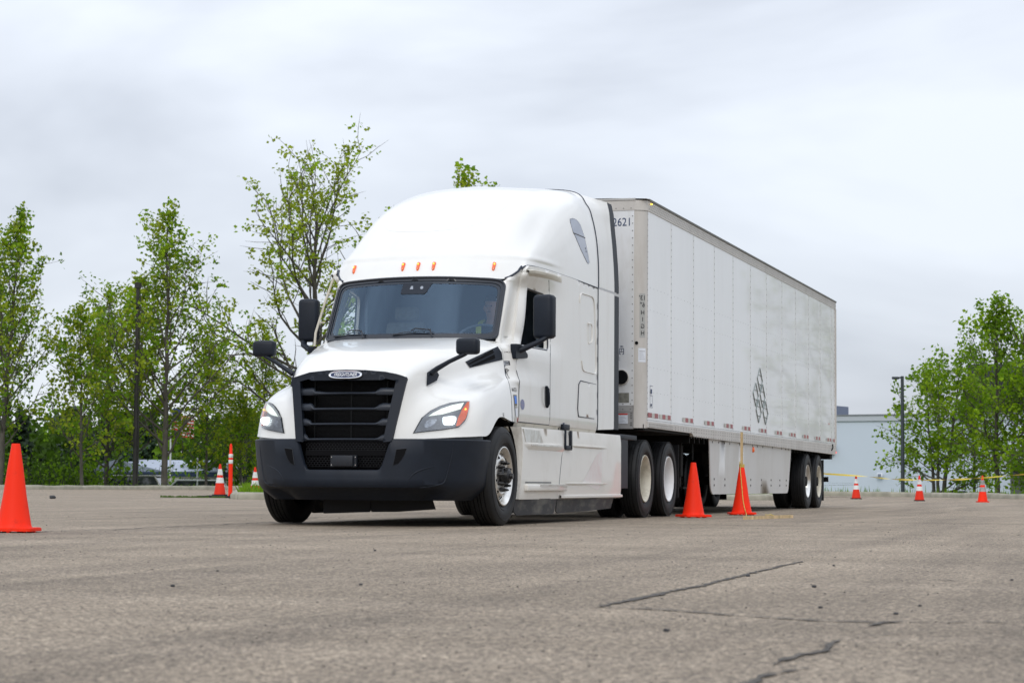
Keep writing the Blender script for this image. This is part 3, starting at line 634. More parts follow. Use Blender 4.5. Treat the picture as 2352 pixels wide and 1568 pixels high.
mb.grid([[Vector((p[0]*.985, p[1]+.018, p[2]+.01)), Vector((p[0]*.985, p[1]+.018, p[2]-.04))] for p in [r[-1] for r in HG]][: -18]); mb.grid([[Vector((p[0], p[1], p[2]-.005)), Vector((p[0], p[1]+.03, p[2]-.005))] for p in [r[-1] for r in HG]][:-18])
mb.build('bumper_gap', M_seal, bo); mb.v = [(-x, y, z) for x, y, z in mb.v]; mb.build('bumper_gap', M_seal, bo)
for s in (1, -1):
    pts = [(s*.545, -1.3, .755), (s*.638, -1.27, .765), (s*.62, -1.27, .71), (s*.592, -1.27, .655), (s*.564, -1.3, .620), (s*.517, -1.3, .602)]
    mb = MB(); decal(mb, pts, BB, (0, 1, 0), .006, step=.03); vo = mb.build('bumper_vent', M_black, bo, smooth=60)  # flat black patch paints the shade of a sunk slot, no opening cut
    mb = MB(); seam(mb, pts+[pts[0]], BB, (0, 1, 0), .004); mb.build('vent_frame', M_darker, vo)
    for P_, r_ in (([(.637,-1.296,.425),(.673,-1.277,.483),(.724,-1.25,.535),(.804,-1.198,.571),(.929,-1.1,.606)], [.002, .006, .009, .007, .001]), ([(1.025,-1.021,.845),(1.018,-1.022,.736),(.992,-1.034,.596),(.963,-1.051,.475),(.925,-1.085,.420),(.786,-1.177,.388),(.60,-1.22,.372)], [.002, .006, .009, .009, .009, .007, .003])):
        mb = MB(); Q_ = spl([Vector((s*x, y, z)) for x, y, z in P_], 5); q_ = [snap(BB, p, (0, 1, 0), -.002) for p in Q_]
        mb.tube(q_, [r_[min(len(r_)-1, i//5)]+(r_[min(len(r_)-1, i//5+1)]-r_[min(len(r_)-1, i//5)])*(i%5)/5 for i in range(len(q_))], 8); mb.build('pressed_crease', M_dark, bo, smooth=70)
# underside
# underside air flaps
M_flap = mat('rubber_air_dam', (.009, .009, .010), .7)
for pts in ([(-.49, -.62, .115), (.005, -.60, .135), (.015, -.60, .27), (-.49, -.62, .27)], [(.02, -.60, .135), (.30, -.58, .14), (.69, -.56, .168), (.655, -.56, .27), (.02, -.60, .27)]):
    mb = MB(); n = len(pts); mb.add([Vector(p) for p in pts]+[Vector(p)+Vector((0, .012, 0)) for p in pts], [tuple(range(n)), tuple(range(n, 2*n))[::-1]]+[(i, (i+1) % n, n+(i+1) % n, n+i) for i in range(n)])
    mb.build('air_dam', M_flap, truck, smooth=0)

# ---- cab side panels
def SX(y, z):
    fr = 1-ss(1.1, 2.9, y)
    x = 1.2-.035*ss(1.50, 1.62, z)*(1-ss(.75, 1.9, y))-.055*ss(1.9, 2.75, z)*fr-.012*(1-ss(.62, .95, y))*ss(1.2, 1.6, z)
    x += .012*math.exp(-((z-1.50)/.03)**2)*(1-ss(.9, 1.6, y))
    return x-.012*(1-ss(1.07, 1.13, z))
wnd = roundpoly([(.735, 1.895), (1.74, 1.895), (1.735, 2.52), (1.10, 2.555)], [.07, .08, .10, .05], 6)
cabo = [(.615, 1.075), (3.88, 1.07), (3.88, 2.765), (3.0, 2.775), (2.2, 2.785), (1.5, 2.79), (1.22, 2.78), (1.12, 2.72), (1.075, 2.62), (.70, 1.93), (.685, 1.78), (.66, 1.60), (.635, 1.50)]
cab = None
for s in (1, -1):
    mb = MB(); f = lambda y, z: Vector((s*SX(y, z), y, z)); panel(mb, cabo, f, [wnd], .07)
    rim(mb, wnd, f, (-s*.05, 0, 0)); rim(mb, cabo, f, (-s*.04, 0, 0))
    o = mb.build('cab_side', M_side, truck, smooth=40)
    if s == 1: BS = surf_bvh(mb); cab = o
    else: BS2 = surf_bvh(mb)
    bvh = BS if s == 1 else BS2; D = Vector((-s, 0, 0))
    X = lambda P: [(s*1.2, y, z) for y, z in P]
    # door outline gap
    mb = MB(); seam(mb, X([(.66, 1.62), (.635, 1.50), (.617, 1.30), (.615, 1.078), (1.80, 1.076), (1.805, 1.8), (1.86, 2.55), (1.85, 2.68)]), bvh, D, .0035)
    dg = mb.build('door_gap', M_gap, truck)
    mb = MB(); seam(mb, X([(3.87, 1.06), (3.865, 2.765)]), bvh, D, .009); 
    mb.build('cab_seam', M_gap, truck)
    # window glass and frame
    if s == -1:
        mb = MB(); panel(mb, wnd, lambda y, z: Vector((s*(SX(y, z)-.03), y, z)), step=.15); mb.build('door_window', M_sideglass, truck)
    mb = MB(); mb.tube([f(y, z)-Vector((s*.006, 0, 0)) for y, z in densify(wnd, .05)+[wnd[0]]], .010, 6); mb.build('window_seal', M_seal, truck)
    mb = MB(); mb.tube([f(.80, 1.905)+Vector((s*.004, 0, 0)), f(1.25, 1.905)+Vector((s*.004, 0, 0)), f(1.70, 1.905)+Vector((s*.004, 0, 0))], .004, 6); mb.build('window_sill', M_chrome, truck)
    # door handle
    hp = roundpoly([(1.585, 1.50), (1.72, 1.50), (1.735, 1.30), (1.66, 1.245), (1.59, 1.30)], [.06, .06, .06, .04, .06], 6)
    mb = MB(); panel(mb, hp, lambda y, z: Vector((s*(SX(y, z)+.003), y, z)), step=.03); hd = mb.build('door_handle', M_dark, truck)
    mb = MB(); panel(mb, roundpoly([(1.63, 1.475), (1.70, 1.475), (1.71, 1.31), (1.65, 1.28)], .03), lambda y, z: Vector((s*(SX(y, z)+.006), y, z)), step=.04); mb.build('handle_recess', M_black, hd)
    mb = MB(); mb.tube([(s*1.215, 1.60, 1.49), (s*1.235, 1.605, 1.46), (s*1.237, 1.612, 1.38), (s*1.232, 1.63, 1.30), (s*1.21, 1.65, 1.265)], .013, 8, flat=1.2); mb.build('grip', M_dark, hd)
    # sleeper hatch
    hh = roundpoly([(3.02, 1.61), (3.82, 1.61), (3.77, 1.21), (2.97, 1.21)], [.10, .06, .06, .10], 6)
    mb = MB(); panel(mb, hh, lambda y, z: Vector((s*(SX(y, z)+.004), y, z)), step=.08); rim(mb, hh, lambda y, z: Vector((s*(SX(y, z)+.004), y, z)), (-s*.01, 0, 0)); ht = mb.build('sleeper_hatch', M_side, truck, smooth=30)
    mb = MB(); mb.tube([f(y, z)+Vector((s*.003, 0, 0)) for y, z in [(3.80, 1.612), (3.08, 1.622), (3.0, 1.58), (2.955, 1.30), (2.99, 1.205), (3.70, 1.20)]], [.002, .006, .006, .006, .006, .003], 6); mb.build('hatch_gap', M_gap, ht)
    # pressed relief above the hatch
    mb = MB(); rr = roundpoly([(3.01, 2.64), (3.69, 2.64), (3.80, 1.73), (3.14, 1.74)], [.12, .16, .12, .12], 6)
    P = [f(y, z)+Vector((s*.0, 0, 0)) for y, z in rr]; mb.tube(P[:], .011, 6, caps=True, flat=.5); mb.build('pressed_relief', M_side, truck)
    mb = MB(); mb.tube([f(3.40, 2.31)+Vector((s*.0, 0, 0)), f(3.47, 2.31)+Vector((s*.022, 0, 0)), f(3.50, 2.28)+Vector((s*.026, 0, 0)), f(3.51, 2.13)+Vector((s*.026, 0, 0)), f(3.49, 2.09)+Vector((s*.02, 0, 0)), f(3.44, 2.08)], .010, 8); mb.build('grab_bar', M_side, truck)
    # rain lip above the door
    mb = MB(); L_ = [(1.14, 2.718), (1.3, 2.735), (1.5, 2.742), (1.9, 2.748), (2.2, 2.745), (2.3, 2.742)]; mb.grid([[f(y, z+.012), f(y, z)+Vector((s*.032*min(1, (2.32-y)/.5), 0, -.0)), f(y, z-.02)+Vector((s*.030*min(1, (2.32-y)/.5), 0, -.006)), f(y, z-.055)+Vector((s*.002, 0, 0))] for y, z in L_])
    mb.build('rain_lip', mat('aged_white_plastic', (.60, .57, .49), .5, dirt=(.40, .36, .28), dscale=5), truck, smooth=30)
    # A pillar, rounded, between windshield and door window, running up under the roof edge
    mb = MB(); G = []
    RE = spl([Vector(q_) for q_ in ((.935, .962, 2.60), (.955, .975, 2.63), (1.03, 1.085, 2.692), (1.085, 1.22, 2.782))], 3)
    for k in range(-2, 13):
        t = k/12; a = WS(.975*s, t); a = a+Vector((0, .004, 0)); zz = a.z
        yb = .70+(1.09-.70)*(zz-1.93)/(2.57-1.93); b = Vector((s*SX(yb, min(2.6, zz)), yb, zz))
        mid = a.lerp(b, .45)+Vector((s*.036, -.030, 0)); G.append(spl([a, mid, b+Vector((s*.004, .0, 0)), b+Vector((-s*.006, .06, 0))], 5))
    G0 = G[-1]
    for k in range(1, 6):
        t = k/5; top = [RE[min(len(RE)-1, int(j/(len(G0)-1)*(len(RE)-1)))] for j in range(len(G0))]
        G.append([G0[j].lerp(Vector((s*(top[j].x-.004), top[j].y+.012, top[j].z+.01)), t)+Vector((s*.02, -.015, 0))*math.sin(math.pi*t)*.6 for j in range(len(G0))])
    mb.grid(G); mb.build('pillar', M_side, truck, smooth=70)
    # door-frame blade ahead of the window
    mb = MB(); G = []
    for k in range(19):
        t = k/18; zz = 1.85+.85*t; yr = .725+.375*max(0, min(1.15, (zz-1.895)/.66)); c = SX(max(.8, yr), min(zz, 2.72)); wv = .135*ss(-.10, .16, t)**.8*(1-.15*ss(.5, 1, t))
        if t > .86: wv *= math.sqrt(max(0, 1-((t-.86)/.14)**2*.85))
        b_ = .012*math.sin(math.pi*min(1, t*1.2))
        G.append([Vector((s*(c-.060), yr-wv+.02, zz)), Vector((s*(c-.022), yr-wv, zz)), Vector((s*(c+.010+b_), yr-wv*.55, zz)), Vector((s*(c+.022+b_), yr-.012, zz)), Vector((s*(c+.018), yr+.012, zz)), Vector((s*(c-.03), yr+.016, zz))])
    mb.grid(G); mb.add([G[-1][i] for i in range(6)], [tuple(range(6))]); mb.build('door_frame', M_side, truck, smooth=60)
# cowl corner filler under the windshield ends
for s in (1, -1):
    mb = MB(); G = []
    for k in range(7):
        t = k/6; a = WS(s*(.62+.36*t), -.045); G.append([a+Vector((0, -.10*(1-t)-.02, .012-.02*t)), a+Vector((s*.03*t, 0, -.02)), Vector((s*(.90+.20*t), .42+.20*t, 1.90-.04*t))])
    mb.grid(G); mb.build('cowl_corner', M_paint, truck, smooth=60)

# ---- roof fairing
RC = [
 [(0,.72,2.635),(0,.80,2.76),(0,.885,2.875),(0,1.12,3.13),(0,1.37,3.36),(0,1.68,3.56),(0,2.05,3.715),(0,2.35,3.80)],
 [(.4,.76,2.632),(.4,.84,2.76),(.4,.925,2.875),(.39,1.16,3.13),(.37,1.41,3.36),(.33,1.72,3.565),(.22,2.10,3.73),(0,2.45,3.825)],
 [(.75,.87,2.625),(.75,.955,2.76),(.745,1.04,2.875),(.73,1.27,3.13),(.69,1.54,3.36),(.6,1.88,3.58),(.4,2.32,3.775),(0,2.62,3.86)],
 [(.93,.965,2.62),(.935,1.06,2.76),(.93,1.15,2.88),(.90,1.43,3.13),(.86,1.76,3.38),(.75,2.10,3.60),(.5,2.5,3.80),(0,2.85,3.895)],
 [(1.03,1.085,2.695),(1.035,1.16,2.78),(1.03,1.30,2.90),(1.0,1.72,3.15),(.95,2.10,3.40),(.86,2.36,3.62),(.6,2.75,3.83),(0,3.1,3.925)],
 [(1.085,1.22,2.785),(1.088,1.32,2.84),(1.08,1.5,2.95),(1.055,1.98,3.2),(1.01,2.38,3.45),(.91,2.66,3.66),(.65,3.0,3.86),(0,3.3,3.948)],
 [(1.135,1.65,2.797),(1.137,1.72,2.87),(1.13,1.88,3.0),(1.105,2.3,3.25),(1.06,2.65,3.49),(.96,2.9,3.70),(.7,3.2,3.885),(0,3.45,3.963)],
 [(1.172,2.3,2.79),(1.172,2.33,2.88),(1.165,2.42,3.03),(1.14,2.7,3.29),(1.09,2.95,3.54),(1.0,3.15,3.74),(.75,3.4,3.91),(0,3.6,3.977)],
 [(1.192,3.0,2.782),(1.192,3.02,2.9),(1.185,3.08,3.07),(1.16,3.2,3.33),(1.12,3.35,3.58),(1.03,3.45,3.78),(.79,3.6,3.93),(0,3.72,3.985)],
 [(1.2,3.87,2.772),(1.2,3.87,2.9),(1.195,3.87,3.09),(1.17,3.87,3.36),(1.12,3.87,3.6),(1.05,3.87,3.77),(.84,3.87,3.945),(0,3.87,3.99)]]
RG = splgrid(RC, 7, 7)
for _ in range(14):
    N_ = [[p.copy() for p in r] for r in RG]
    for i in range(0, len(RG)-1):
        for j in range(1, len(RG[0])-1):
            if i == 0: m_ = RG[1][j]; N_[0][j] = RG[0][j].lerp(Vector((0, m_.y, m_.z))*.5+(RG[0][j-1]+RG[0][j+1])*.25, .5)
            else: N_[i][j] = RG[i][j].lerp((RG[i-1][j]+RG[i+1][j]+RG[i][j-1]+RG[i][j+1])/4, .6)
    RG = N_
# soft pressed shelf above the marker lamps
for row in RG:
    for p in row:
        nn = Vector((p.x*.6, -1 if p.y < 1.6 else -.3, .5)).normalized() if p.x < 1.0 else Vector((1, 0, .2))
        k = (ss(2.84, 2.875, p.z)-ss(2.875, 2.93, p.z)*.6); p += nn*(.012*k*(1-ss(1.6, 2.6, p.y)))
rf = MB(); rf.grid(RG); rf.mirror(); BR = surf_bvh(rf)
rf.grid([[r[0], r[0]+Vector((-.03, .03, .0))] for r in RG]); rfo = rf.build('roof_fairing', M_paint, truck, smooth=70)
mb = MB()
for s in (1, -1):
    seam(mb, [(s*p[0], p[1], p[2]+.004) for p in [RG[i][0] for i in range(21, 34, 2)]], BR, Vector((-s, .5, .0)), .012)
    mb.tube([Vector((s*p[0], p[1]+.012, p[2])) for p in RG[-1][:-4]], .011, 6)
    mb.tube([Vector((s*(p[0]+.001), p[1], p[2]-.007)) for p in [RG[i][0] for i in range(32, 64, 2)]+[RG[63][0]]], .009, 8)
mb.build('roof_seam', M_gap, truck)
# pressed outline on the fairing front
mb = MB(); pr = [(-.62, 1.6, 3.33), (-.60, 1.5, 3.22), (-.45, 1.4, 3.13), (0, 1.3, 3.12), (.4, 1.4, 3.16), (.6, 1.6, 3.28), (.68, 1.9, 3.45), (.66, 2.0, 3.55)]
seam(mb, spl(pr, 6), BR, Vector((0, .9, -.4)), .006, off=-.003); mb.build('pressed_line', M_paint, truck)
# marker lamps
for x in (-.80, -.174, 0, .174, .80):
    b0 = snap(BR, (x, .9, 2.755), (0, 1, 0), 0); bt_ = snap(BR, (x, .9, 2.81), (0, 1, 0), 0); bb_ = snap(BR, (x, .9, 2.70), (0, 1, 0), 0)
    t = (bt_-bb_).normalized(); nn = snap(BR, (x, .9, 2.755), (0, 1, 0), .01)-b0; nn.normalize(); sd_ = t.cross(nn)
    mb = MB(); G = []
    for k in range(9):
        q = k/8; wv = (.0215*(1-.35*(1-q)))*math.sqrt(max(0, 1-((q-.5)*2)**6))+.001; hh_ = .022*math.sqrt(max(0, 1-((q-.5)*2)**4))+.001; c = b0+t*((q-.5)*.125)
        G.append([c-sd_*wv-nn*.004, c-sd_*wv*.8+nn*hh_*.75, c+nn*hh_, c+sd_*wv*.8+nn*hh_*.75, c+sd_*wv-nn*.004])
    mb.grid(G); ml = mb.build('marker_lamp', M_amber, truck, smooth=70)
    mb = MB(); mb.lathe([(.0, .004), (.008, .003), (.009, 0)], 10, 'Z'); mb.v = [tuple(b0+t*.018+nn*.0225+sd_*v[0]+t*v[1]+nn*v[2]) for v in mb.v]; mb.build('lit_bulb', M_amberlit, ml)
    mb = MB(); mb.lathe([(.0, .004), (.004, .003), (.005, 0)], 8, 'Z'); mb.v = [tuple(b0-t*.048+nn*.016+sd_*v[0]+t*v[1]+nn*v[2]) for v in mb.v]; mb.build('screw', M_alu, ml)
# ---- cab extender behind the sleeper
for s in (1, -1):
    mb = MB(); fr_ = [(p[0]*1.0, p[2]) for p in RC[-1]]; re_ = [(1.2, 2.785), (1.198, 2.9), (1.19, 3.09), (1.17, 3.36), (1.145, 3.6), (1.13, 3.77), (1.10, 3.90), (0, 3.96)]
    fr_[0] = (1.2, 2.787); xs = [r_[0] for r_ in re_]; zs = [r_[1] for r_ in re_]
    G = splgrid([[Vector((s*(a_[0]+(b_[0]-a_[0])*t), 3.90+(4.66-3.90)*t+.0, a_[1]+(b_[1]-a_[1])*t)) for t in (0, .33, .66, 1)] for a_, b_ in zip(fr_, re_)][:7], 4, 2)
    mb.grid(G); mb.grid([[G[-1][j], Vector((0, G[-1][j].y, 3.985-.02*j/6))] for j in range(len(G[0]))]); mb.build('roof_extender', M_side, truck, smooth=50)
    mb = MB(); mb.grid([[Vector((s*x, y, z)) for y in (4.663, 4.89)] for x, z in zip(xs[:7], zs[:7])]); mb.grid([[Vector((s*x, 4.89, z)), Vector((s*(x-.03), 4.89, z))] for x, z in zip(xs[:7], zs[:7])]); mb.build('extender_trim', M_dark, truck)
    mb = MB(); eo = roundpoly([(3.90, 1.075), (4.66, 1.10), (4.66, 2.76), (3.90, 2.76)], [0, .04, 0, 0]); panel(mb, eo, lambda y, z: Vector((s*1.2, y, z)), step=.3); rim(mb, eo, lambda y, z: Vector((s*1.2, y, z)), (-s*.03, 0, 0)); mb.build('side_extender', M_side, truck, smooth=30)
    mb = MB(); mb.box(min(s*1.17, s*1.198), max(s*1.17, s*1.198), 4.663, 4.90, 1.10, 2.745); mb.build('extender_trim', M_dark, truck, smooth=0)
# cab back wall and floor: closes the shell
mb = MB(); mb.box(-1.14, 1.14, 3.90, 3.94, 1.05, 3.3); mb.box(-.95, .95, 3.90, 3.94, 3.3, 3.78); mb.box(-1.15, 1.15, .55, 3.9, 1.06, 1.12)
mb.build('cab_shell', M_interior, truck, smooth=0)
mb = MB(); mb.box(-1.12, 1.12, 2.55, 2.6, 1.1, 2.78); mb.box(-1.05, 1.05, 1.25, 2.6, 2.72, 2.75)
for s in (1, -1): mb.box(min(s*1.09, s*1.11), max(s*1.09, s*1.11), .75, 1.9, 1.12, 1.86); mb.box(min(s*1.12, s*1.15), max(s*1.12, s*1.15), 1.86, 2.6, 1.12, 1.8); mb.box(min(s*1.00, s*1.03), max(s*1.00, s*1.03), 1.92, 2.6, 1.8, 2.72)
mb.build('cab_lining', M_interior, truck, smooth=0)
mb = MB(); mb.grid([[WS(s, -.02, -.02)+Vector((0, .0, .0)) if k == 0 else Vector((s*1.0, (.62, .95, 1.12, 1.14)[k-1]+.12*s*s, (1.985, 2.0, 1.97, 1.6)[k-1])) for k in range(5)] for s in [q/8 for q in range(-8, 9)]]); mb.build('dashboard', M_dash, truck, smooth=50)
def seat(x):
    mb = MB(); mb.box(x-.25, x+.25, 1.42, 1.90, 1.52, 1.66, c=.05); se = mb.build('seat', M_seat, truck)
    mb = MB(); m_ = Matrix.Translation((x, 1.93, 1.64)) @ Matrix.Rotation(R(-10), 4, 'X'); mb.box(-.23, .23, -.06, .06, 0, .62, c=.05, mx=m_); mb.box(-.14, .14, -.05, .05, .64, .80, c=.04, mx=m_); mb.build('seat_back', M_seat, se)
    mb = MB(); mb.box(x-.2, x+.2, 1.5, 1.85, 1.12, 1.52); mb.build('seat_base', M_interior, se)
seat(.57); seat(-.57)
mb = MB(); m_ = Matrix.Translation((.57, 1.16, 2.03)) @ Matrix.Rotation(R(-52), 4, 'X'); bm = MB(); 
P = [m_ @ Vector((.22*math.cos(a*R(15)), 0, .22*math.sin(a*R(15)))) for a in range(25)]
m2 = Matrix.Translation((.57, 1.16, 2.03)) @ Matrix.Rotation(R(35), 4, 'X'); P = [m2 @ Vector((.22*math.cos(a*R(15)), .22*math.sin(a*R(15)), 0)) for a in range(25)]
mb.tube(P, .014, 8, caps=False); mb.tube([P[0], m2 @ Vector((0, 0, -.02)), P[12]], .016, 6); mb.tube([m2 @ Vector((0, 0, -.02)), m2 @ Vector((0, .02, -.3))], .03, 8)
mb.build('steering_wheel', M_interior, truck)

# the cab narrows toward the windshield above the belt line
for o in list(truck.children):
    if o.name.split('.')[0] in ('cab_side', 'door_window', 'window_seal', 'window_sill', 'door_gap', 'rain_lip', 'door_frame', 'pillar'):
        for v in o.data.vertices:
            x, y, z = v.co; a = abs(x); dl = .080*(1-ss(1.0, 2.6, y))*ss(1.82, 2.0, z)*(1-ss(2.52, 2.74, z))*ss(.98, 1.08, a)
            v.co.x = math.copysign(a-dl, x); v.co.y = y+dl*3.1
# ---- mirrors
for s in (1, -1):
    t = lambda x, y, z: Vector((s*x, y, z))
    xc = 1.385 if s > 0 else 1.305; m_ = Matrix.Translation(t(xc, .92, 2.20)) @ Matrix.Rotation(R(-8*s), 4, 'Z')
    mb = MB(); mb.box(-.112, .112, -.075, .085, -.235, .235, c=.045, mx=m_); me_ = mb.build('side_mirror', M_dark, truck)
    mb = MB(); mb.box(-.095, .095, .086, .089, -.21, .21, mx=m_); mb.build('mirror_glass', M_chrome, me_, smooth=0)
    mb = MB(); mb.tube([t(1.13, .74, 1.82), t(1.20, .77, 1.85), t(1.33, .84, 1.92), t(xc+.05, .90, 1.99), t(xc+.06, .91, 2.05)], [.052, .048, .040, .040, .035], 10, flat=.7); mb.build('mirror_arm', M_dark, me_, smooth=50)
    mb = MB(); br = roundpoly([(.58, 1.895), (.76, 1.90), (.98, 1.80), (.97, 1.765), (.60, 1.735)], .02); panel(mb, br, lambda y, z: Vector((s*(max(SX(y, z), 1.13)+.02), y, z)), step=.06); rim(mb, br, lambda y, z: Vector((s*(max(SX(y, z), 1.13)+.02), y, z)), (-s*.06, 0, 0)); mb.build('mirror_bracket', M_dark, me_, smooth=30)
    m_ = Matrix.Translation(t(1.095 if s > 0 else 1.085, -.80, 1.782)) @ Matrix.Rotation(R(-6*s), 4, 'Z'); mb = MB(); mb.box(-.118, .118, -.055, .065, -.082, .082, c=.038, mx=m_); hm = mb.build('hood_mirror', M_dark, truck)
    mb = MB(); mb.box(-.10, .10, .066, .069, -.065, .065, mx=m_); mb.build('mirror_glass', M_chrome, hm, smooth=0)
    mb = MB(); mb.tube([t(.745, -.86, 1.52), t(.80, -.87, 1.56), t(.92, -.85, 1.63), t(1.06, -.81, 1.70), t(1.13, -.79, 1.75)], [.040, .034, .028, .028, .032], 10, flat=.75); mb.build('mirror_arm', M_dark, hm, smooth=50)
    mb = MB(); G = []
    bp_ = [(.709,-.90,1.52),(.739,-.79,1.57),(.765,-.745,1.50),(.764,-.80,1.44),(.712,-.943,1.385)]
    decal(mb, [t(*p) for p in bp_], BH, Vector((-s*.9, .3, -.1)), .02, step=.03); q = [snap(BH, t(*p), Vector((-s*.9, .3, -.1)), .02) for p in bp_]; q2 = [snap(BH, t(*p), Vector((-s*.9, .3, -.1)), -.01) for p in bp_]
    mb.grid([[a, b] for a, b in zip(q+[q[0]], q2+[q2[0]])]); mb.build('mirror_bracket', M_dark, hm, smooth=50)
# ladder-like grab rail on the passenger side pillar
mb = MB(); mb.tube([(-1.16, .72, 1.86), (-1.17, .78, 2.05), (-1.155, 1.0, 2.40), (-1.13, 1.18, 2.68), (-1.09, 1.20, 2.70)], .014, 8); mb.tube([(-1.17, .86, 2.17), (-1.10, .88, 2.17)], .010, 6); mb.tube([(-1.15, 1.06, 2.5), (-1.08, 1.08, 2.5)], .010, 6)
mb.build('grab_rail', mat('beige_rail', (.50, .46, .38), .5), truck)
# ---- sleeper window
TW = [(1.108,2.931,3.489),(1.114,3.034,3.508),(1.126,3.144,3.507),(1.143,3.259,3.459),(1.166,3.36,3.321),(1.182,3.421,3.177),(1.193,3.481,3.04),(1.194,3.432,3.018),(1.193,3.369,3.029),(1.178,3.136,3.161),(1.146,2.922,3.34),(1.119,2.902,3.445)]
for s in (1, -1):
    t = (lambda P: [Vector(p) for p in P]) if s == 1 else (lambda P: [mir(p) for p in P]); D = Vector((-s, 0, 0))
    mb = MB(); decal(mb, t(sm3(TW, 2)), BR, D, .003, step=.05); sw = mb.build('sleeper_window', M_glassblue, truck, smooth=60)
    mb = MB(); seam(mb, t([(1.15, 2.93, 3.325), (1.166, 3.375, 3.317)]), BR, D, .006, off=.003); seam(mb, t(TW+[TW[0]]), BR, D, .004); mb.build('window_divider', M_seal, sw)
    mb = MB()
    for y, z in ((3.35, 3.188), (3.364, 3.154)): c = snap(BR, (s*1.18, y, z), D, .004); mb.box(c.x-.002, c.x+.002, y-.008, y+.008, z-.008, z+.008)
    mb.build('screw', M_ink, sw)
# ---- lettering and stickers on the driver's side cowl and door
def sidep(x, y, z): return Vector((x, y, z))
CS = BVHTree.FromPolygons([Vector(v) for v in cw.v]+[], cw.f)
DD = Vector((-1, .0, 0))
def stick_text(s, size, y, z, x0, bvh, name, m, ry=0.0, sx=1.0, bold=0.0):
    a = math.radians(ry); return text(s, size, frame4((x0, y, z), (0, math.cos(a), math.sin(a)), (0, -math.sin(a), math.cos(a))), m, truck, name, .0003, 0, sx, bold, wrap=lambda p: snap(bvh, p, DD, .002))
def stick_poly(pts, bvh, m, name, off=.002, par=None, step=.03):
    mb = MB(); decal(mb, [(1.2, y, z) for y, z in pts], bvh, DD, off, step=step); return mb.build(name, m, par or truck, smooth=60)
el = stick_poly([(.40, 1.705), (.56, 1.712), (.56, 1.668), (.40, 1.66)], CS, M_ink, 'sticker'); 
text('ELECTRONIC', .019, frame4((1.2, .48, 1.696), (0, 1, .04), (0, 0, 1)), M_sticker, truck, 'lettering', .0003, 0, 1.15, .0006, wrap=lambda p: snap(CS, p, DD, .004))
text('LOGGING', .022, frame4((1.2, .48, 1.674), (0, 1, .04), (0, 0, 1)), M_sticker, truck, 'lettering', .0003, 0, 1.25, .0006, wrap=lambda p: snap(CS, p, DD, .004))
mb = MB(); mb2 = MB()
for rr in (.075, .052, .029):
    mb.tube([snap(CS, (1.2, .475+rr*1.0*math.sin(a), 1.568+rr*.8*math.cos(a)), DD, .002) for a in [R(q) for q in range(-45, 50, 10)]], .005, 5, flat=.4)
c = snap(CS, (1.2, .475, 1.566), DD, .002); mb.box(c.x-.001, c.x+.001, .467, .483, 1.559, 1.573); mb.build('wireless_symbol', M_ink, truck)
stick_text('464253', .060, .475, 1.405, 1.2, CS, 'fleet_number', M_ink, 1, .92)
stick_text('E-MCOILI', .022, .56, 1.805, 1.1, CS, 'lettering', M_ink, 3, 1.5)
stick_poly([(.415, 1.352), (.545, 1.356), (.555, 1.240), (.43, 1.235)], CS, M_olive, 'sticker'); stick_poly([(.440, 1.340), (.525, 1.343), (.535, 1.262), (.45, 1.26)], CS, M_blue, 'sticker', .004)
stick_poly([(.44, 1.220), (.56, 1.225), (.565, 1.13), (.50, 1.125), (.455, 1.17)], CS, M_sticker, 'sticker'); stick_poly([(.445, 1.224), (.56, 1.230), (.56, 1.222), (.445, 1.216)], CS, M_olive, 'sticker', .004)
stick_poly([(.575, 1.12), (.62, 1.12), (.625, 1.065), (.60, 1.065)], CS, M_red, 'red_reflector', .003)
ovp = [(.745+.075*math.cos(R(a)), 1.262+.056*math.sin(R(a))) for a in range(0, 360, 20)]
stick_poly(ovp, BS, M_ovalst, 'oval_sticker', .003)
mb = MB(); 
for z in (1.18, 1.165, 1.15): c = snap(BH, (1.22, .005, z-.035), DD, .002); mb.box(c.x, c.x+.002, -.02, .02, z-.04, z-.034)
mb.build('lettering', M_ink, truck)
mb = MB(); decal(mb, [(1.2, 2.34, 1.115), (1.2, 2.42, 1.115), (1.2, 2.40, 1.085), (1.2, 2.36, 1.085)], BS, DD, .003); mb.build('sticker', M_navyink, truck)

